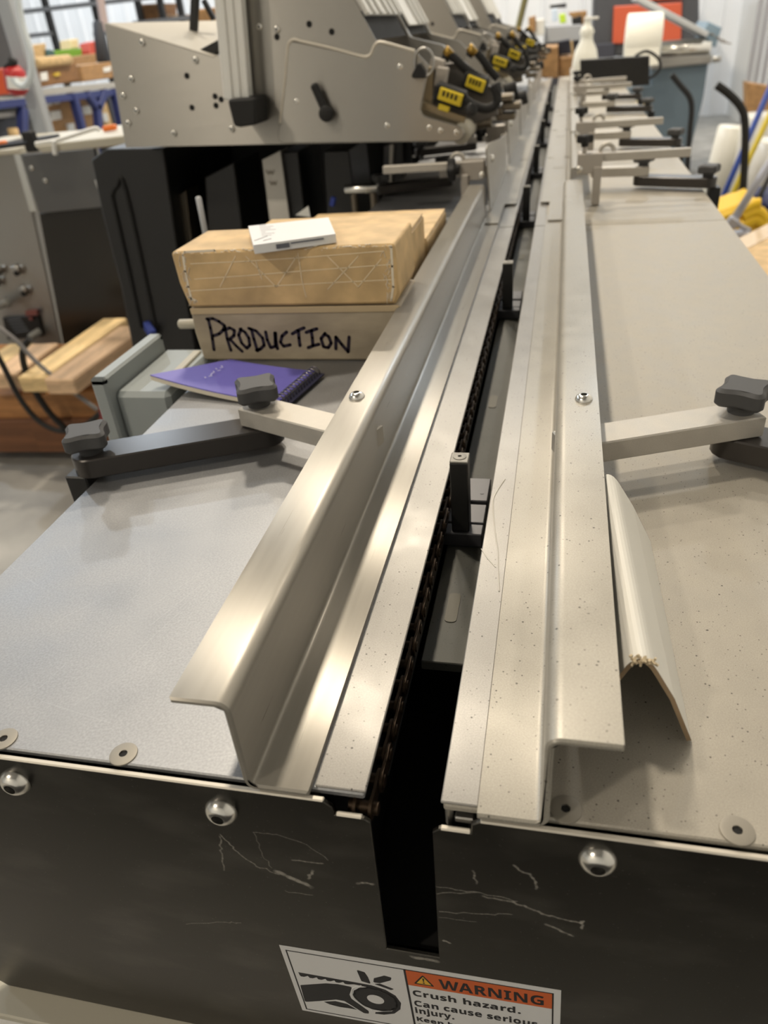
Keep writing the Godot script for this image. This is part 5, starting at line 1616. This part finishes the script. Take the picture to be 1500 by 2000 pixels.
	# monitor on the right
	t = thing("monitor", "black flat monitor standing on the far end of the table before the white bottle", "monitor", V(0.2, 0, -3.05))
	b = mb()
	b.prism(P2([0.089, 0.0931, 0.3245, 0.0879, 0.334, -0.0014, 0.2837, -0.0011, 0.2007, 0.0078, 0.0945, 0.0311]), 2, -3.04, -3.0, 0.003)
	obj("screen", b, mat("screen_black", c8(18, 18, 19), 0.5), t)
	b = mb()
	b.box(V(0.2, 0.03, -3.06), V(0.05, 0.06, 0.02), 0.004)
	b.box(V(0.19, 0.004, -3.08), V(0.11, 0.008, 0.12), 0.003)
	obj("stand", b, mats.black_plate, t)
	b = mb()
	b.tube(spline([V(0.2785, 0.0877, -3.05), V(0.3153, 0.1005, -3.05), V(0.3554, 0.0789, -3.05), V(0.369, 0.0498, -3.05), V(0.3543, 0.0273, -3.05), V(0.3279, 0.0132, -3.05)], 6), 0.005, 8)
	obj("cable", b, mats.black_rubber, t)
	# big roll laminator
	var blue := mat("machine_blue", c8(96, 112, 124), 0.5)
	t = thing("roll_press", "grey blue roll press with a perforated inclined tray and a white paper roll", "machine", V(1.0, FLOOR, -6.3))
	b = mb()
	b.prism(P2([0.5983, -0.1164, 0.9597, -0.1192, 0.9558, -0.3155, 0.9031, -0.7595, 0.2323, -0.7256, 0.1999, -0.2342, 0.6091, -0.2161]), 2, -6.6, -5.9, 0.01)
	obj("cabinet", b, blue, t)
	b = mb()
	b.prism(P2([0.5744, -0.0535, 0.9698, -0.0658, 0.9712, -0.1176, 0.5951, -0.1253]), 2, -6.65, -5.85, 0.01)
	obj("bed", b, mats.steel_plain, t)
	b = mb()
	b.cyl(V(0.6458, -0.0172, -5.9), V(0.9588, -0.0267, -5.9), 0.038, 16, 0.004)
	obj("roller", b, mats.bright_steel, t)
	b = mb()
	b.prism(P2([0.6447, 0.0176, 0.9541, 0.0167, 0.9648, -0.013, 0.6547, -0.0125]), 2, -6.3, -6.0, 0.004)
	obj("top_bar", b, mats.cream_paint, t)
	b = mb()
	var a: Vector3 = V(0.4678, 0.2844, -6.1)
	var c: Vector3 = V(0.9254, 0.0458, -6.1)
	b.bar(a, c, 0.5, 0.03, 0.004, V(0, 1, 0))
	var tray := obj("inclined_tray", b, mat("tray_silver", c8(196, 198, 200), 0.45, 0.3), t)
	b = mb()
	var d := (c - a).normalized()
	var up := d.cross(V(0, 0, 1)) * -1.0
	for i in 16:
		for j in 6:
			var p := a + d * (0.04 + 0.042 * i) + up * 0.016 + V(0, 0, -0.2 + 0.075 * j)
			b.bar(p, p + d * 0.02, 0.03, 0.004, 0, up)
	var dots := obj("perforation", b, mat("perforation_brown", c8(140, 126, 108), 0.7), tray)
	dots.set_meta("kind", "stuff")
	b = mb()
	b.prism(P2([0.9097, 0.0604, 0.9398, 0.1147, 1.0277, 0.0737, 1.0061, -0.0335, 0.9601, -0.0242]), 2, -6.5, -6.0, 0.006)
	obj("side_cheek", b, mat("cheek_blue", c8(128, 150, 166), 0.5), t)
	b = mb()
	b.cyl(V(0.9663, -0.092, -5.8), V(1.0156, -0.09, -5.8), 0.02, 12, 0.003)
	obj("crank_knob", b, mats.steel_plain, t)
	t = thing("paper_roll", "large white paper roll on the roll press", "paper roll", V(0.523, -0.0435, -5.7))
	b = mb()
	b.cyl(V(0.4079, 0.0682, -5.75), V(0.6225, 0.0626, -5.75), 0.135, 40, 0.006)
	b.prism(P2([0.397, 0.0694, 0.607, 0.0639, 0.6179, -0.0865, 0.4087, -0.0939]), 2, -5.63, -5.625)
	obj("paper", b, mat("roll_white", c8(240, 238, 226), 0.6), t)
	# dark machine with orange doors
	t = thing("orange_cabinet", "dark grey machine with orange red panels behind the roll press", "machine", V(1.4, FLOOR, -8.8))
	b = mb()
	b.prism(P2([0.251, 0.5047, 1.128, 0.4616, 1.2191, -0.191, 0.2764, -0.1205]), 2, -9.0, -8.2, 0.02)
	obj("body", b, mat("body_dark", c8(74, 74, 77), 0.6), t)
	for q in [[0.4325, 0.255, 1.0124, 0.2361, 1.0414, -0.0579, 0.4431, -0.0353], [0.6859, 0.3911, 1.0026, 0.3778, 1.0181, 0.2581, 0.6984, 0.2704]]:
		b = mb()
		b.prism(P2(q), 2, -8.22, -8.17, 0.008)
		obj("orange_panel", b, mat("panel_orange", c8(206, 92, 58), 0.5), t)
	b = mb()
	b.prism(P2([0.2311, -0.0247, 0.4566, -0.0262, 0.466, -0.1387, 0.2472, -0.1305]), 2, -8.3, -8.1, 0.006)
	obj("dark_box", b, mats.desk_dark, t)
	# platform cart with two black handles
	t = thing("platform_cart", "cart with two bent black tube handles right of the line", "cart", V(0.8, FLOOR, -3.6))
	for q in [[[V(0.5909, -0.0328, -3.2), V(0.6387, -0.066, -3.2), V(0.6848, -0.1094, -3.2), V(0.7091, -0.1588, -3.2), V(0.7283, -0.2724, -3.2), V(0.7504, -0.4593, -3.2)], -3.2], [[V(0.564, -0.0681, -4.4), V(0.6148, -0.1213, -4.4), V(0.6604, -0.17, -4.4), V(0.6804, -0.2268, -4.4), V(0.6857, -0.3407, -4.4), V(0.6958, -0.5136, -4.4)], -4.4]]:
		b = mb()
		var pts: Array = spline(q[0], 6)
		pts.append(V(pts[-1].x, FLOOR + 0.15, pts[-1].z))
		b.tube(pts, 0.014, 12)
		obj("handle", b, mats.black_rubber, t)
	b = mb()
	b.box(V(0.7, FLOOR + 0.15, -3.8), V(0.32, 0.04, 1.2), 0.01)
	obj("deck", b, mats.black_plate, t)
	for s in [-1, 1]:
		for z in [-3.3, -4.3]:
			b = mb()
			b.cyl(V(0.7 + s * 0.13 - 0.015, FLOOR + 0.06, z), V(0.7 + s * 0.13 + 0.015, FLOOR + 0.06, z), 0.06, 16, 0.008)
			obj("wheel", b, mats.black_rubber, t)
	# film rolls, brooms, mop bucket and cartons by the right wall
	var film := mat("film_white", c8(226, 224, 214), 0.3)
	t = thing("film_roll", "tall white stretch film roll standing on the floor behind the cart handle", "roll", V(1.0, FLOOR, -4.7))
	b = mb()
	b.cyl(V(0.8946, -0.7204, -4.6), V(0.9411, -0.3447, -4.6), 0.085, 24, 0.008)
	obj("film", b, film, t)
	b = mb()
	b.cyl(V(0.8965, -0.7699, -4.6), V(0.8957, -0.7096, -4.6), 0.12, 20, 0.03)
	obj("crumpled_film", b, film, t)
	t = thing("film_roll", "clear wrapped bundle leaning by the blue broom pole", "roll", V(1.2, FLOOR, -4.6))
	b = mb()
	b.cyl(V(1.023, -0.7081, -4.4), V(1.03, -0.2675, -4.4), 0.1, 20, 0.02)
	obj("film", b, mat("film_clear", c8(206, 204, 196), 0.25), t)
	t = thing("film_roll", "second clear wrapped bundle at the right edge behind the white pole", "roll", V(1.3, FLOOR, -4.3))
	b = mb()
	b.cyl(V(1.0105, -0.6971, -4.1), V(1.0492, -0.3487, -4.1), 0.09, 20, 0.02)
	obj("film", b, mats.film_clear, t)
	for q in [[V(0.8086, -0.5493, -3.9), V(0.9372, -0.0889, -3.9), 0.013, c8(52, 78, 160), "blue pole leaning against the wrapped rolls"], [V(0.8191, -0.4738, -3.7), V(0.9145, -0.1655, -3.7), 0.012, c8(206, 184, 52), "yellow pole leaning right of the blue pole"], [V(0.8896, -0.5442, -3.6), V(0.9363, -0.392, -3.6), 0.011, c8(40, 40, 40), "black pole leaning at the right edge"], [V(0.8157, -0.5671, -3.8), V(0.8539, -0.4753, -3.8), 0.011, c8(128, 84, 56), "short brown stick between the poles"]]:
		t = thing("broom_pole", q[4], "pole", q[0], "poles leaning by the right wall")
		b = mb()
		b.cyl(q[0] + (q[0] - q[1]) * ((q[0].y - FLOOR) / (q[1].y - q[0].y)), q[1], q[2], 12, 0.002)
		obj("pole", b, mat("pole_%s" % q[4].left(5).strip_edges(), q[3], 0.4), t)
	t = thing("push_broom", "grey push broom with a braced head standing in front of the yellow bucket", "broom", V(0.6063, -0.4239, -2.5))
	b = mb()
	b.cyl(V(0.5817, -0.3661, -2.5), V(0.6778, -0.1604, -2.5), 0.0125, 12, 0.002)
	obj("pole", b, mat("broom_silver", c8(176, 178, 188), 0.35, 0.3), t)
	b = mb()
	b.bar(V(0.5602, -0.4048, -2.48), V(0.6319, -0.3979, -2.48), 0.05, 0.022, 0.004)
	b.bar(V(0.5771, -0.3585, -2.48), V(0.6369, -0.3918, -2.48), 0.012, 0.014, 0.003)
	b.bar(V(0.5771, -0.3585, -2.48), V(0.5658, -0.4019, -2.48), 0.012, 0.014, 0.003)
	b.bar(V(0.564, -0.3518, -2.48), V(0.5943, -0.3715, -2.48), 0.03, 0.03, 0.006)
	obj("broom_head", b, mats.broom_silver, t)
	b = mb()
	for k in 40:
		var p: Vector3 = (V(0.5637, -0.4081, -2.48) as Vector3).lerp(V(0.6325, -0.401, -2.48), k / 39.0)
		b.bar(p + V(0, 0, rng.randf_range(-0.02, 0.02)), p + V(rng.randf_range(-0.005, 0.005), -0.06, rng.randf_range(-0.02, 0.02)), 0.004, 0.004)
	var br := obj("bristles", b, mat("bristle_blue", c8(60, 66, 92), 0.7), t)
	br.set_meta("kind", "stuff")
	t = thing("mop_bucket", "yellow plastic mop bucket behind the grey broom", "bucket", V(0.95, FLOOR, -3.3))
	var yel := mat("bucket_yellow", c8(230, 188, 30), 0.45)
	b = mb()
	b.prism(fillet(P2([0.5627, -0.4241, 0.6604, -0.3897, 0.6961, -0.3809, 0.7208, -0.3683, 0.7624, -0.4319, 0.8326, -0.6821, 0.6719, -0.6787]), 0.02, 4), 2, -3.08, -2.85, 0.02)
	obj("bucket", b, yel, t)
	b = mb()
	for q in [[V(0.6852, -0.4268, -2.84), V(0.7292, -0.4077, -2.84), V(0.762, -0.4402, -2.84)], [V(0.6865, -0.4549, -2.84), V(0.7308, -0.4355, -2.84), V(0.7705, -0.4686, -2.84)], [V(0.672, -0.4089, -2.84), V(0.7087, -0.3863, -2.84), V(0.7317, -0.3838, -2.84)]]: b.tube(spline(q, 5), 0.02, 10)
	obj("wringer", b, yel, t)
	box_at("carton", "yellow brown flat box on the floor at the table's far right corner", "carton", [0.7555, -0.6872, 0.8449, -0.7247, 0.9177, -0.8013, 0.8675, -0.8452, 0.7659, -0.7666], 2, -5.0, -4.75, mat("box_mustard", c8(176, 140, 60), 0.6))
	box_at("carton", "tall brown board leaning on the right wall behind the poles", "carton", [1.0369, -0.1718, 1.2393, -0.216, 1.3264, -0.6676, 1.1286, -0.6296], 2, -5.1, -5.0, mats.kraft_brown)
	t = thing("carton", "light brown carton closed with glossy tape beside the table's right edge", "carton", V(0.55, FLOOR, -1.4))
	b = mb()
	b.prism(P2([0.4803, -1.9813, 0.6885, -2.2952, 0.697, -1.8264, 0.4859, -1.6278]), 1, FLOOR, -0.3, 0.004)
	obj("body", b, mats.kraft_light, t)
	b = mb()
	b.bar(V(0.4871, -0.299, -1.9347), V(0.7275, -0.299, -2.2896), 0.06, 0.001)
	obj("tape", b, mat("tape_gloss", c8(214, 190, 156), 0.12), t)
	t = thing("waste_bag", "dark blue bag at the right edge behind the broom", "bag", V(0.9039, -0.5666, -3.4))
	b = mb()
	b.prism(fillet(P2([0.8944, -0.5163, 0.9695, -0.4866, 1.0271, -0.6786, 0.9274, -0.6535]), 0.03, 4), 2, -3.8, -3.5, 0.03)
	obj("bag", b, mat("bag_navy", c8(40, 46, 88), 0.6), t)
	t = thing("upright_strips", "row of thin upright grey strips beside the roll press", "strip_row", V(1.5, FLOOR, -6.8))
	for k in 5:
		b = mb()
		b.box(V(1.36 + 0.05 * k, -0.2, -6.6), V(0.035, 1.1, 0.012), 0.004)
		obj("strip", b, mat("strip_grey", c8(170, 170, 176), 0.5), t)  # five thin upright grey strips side by side
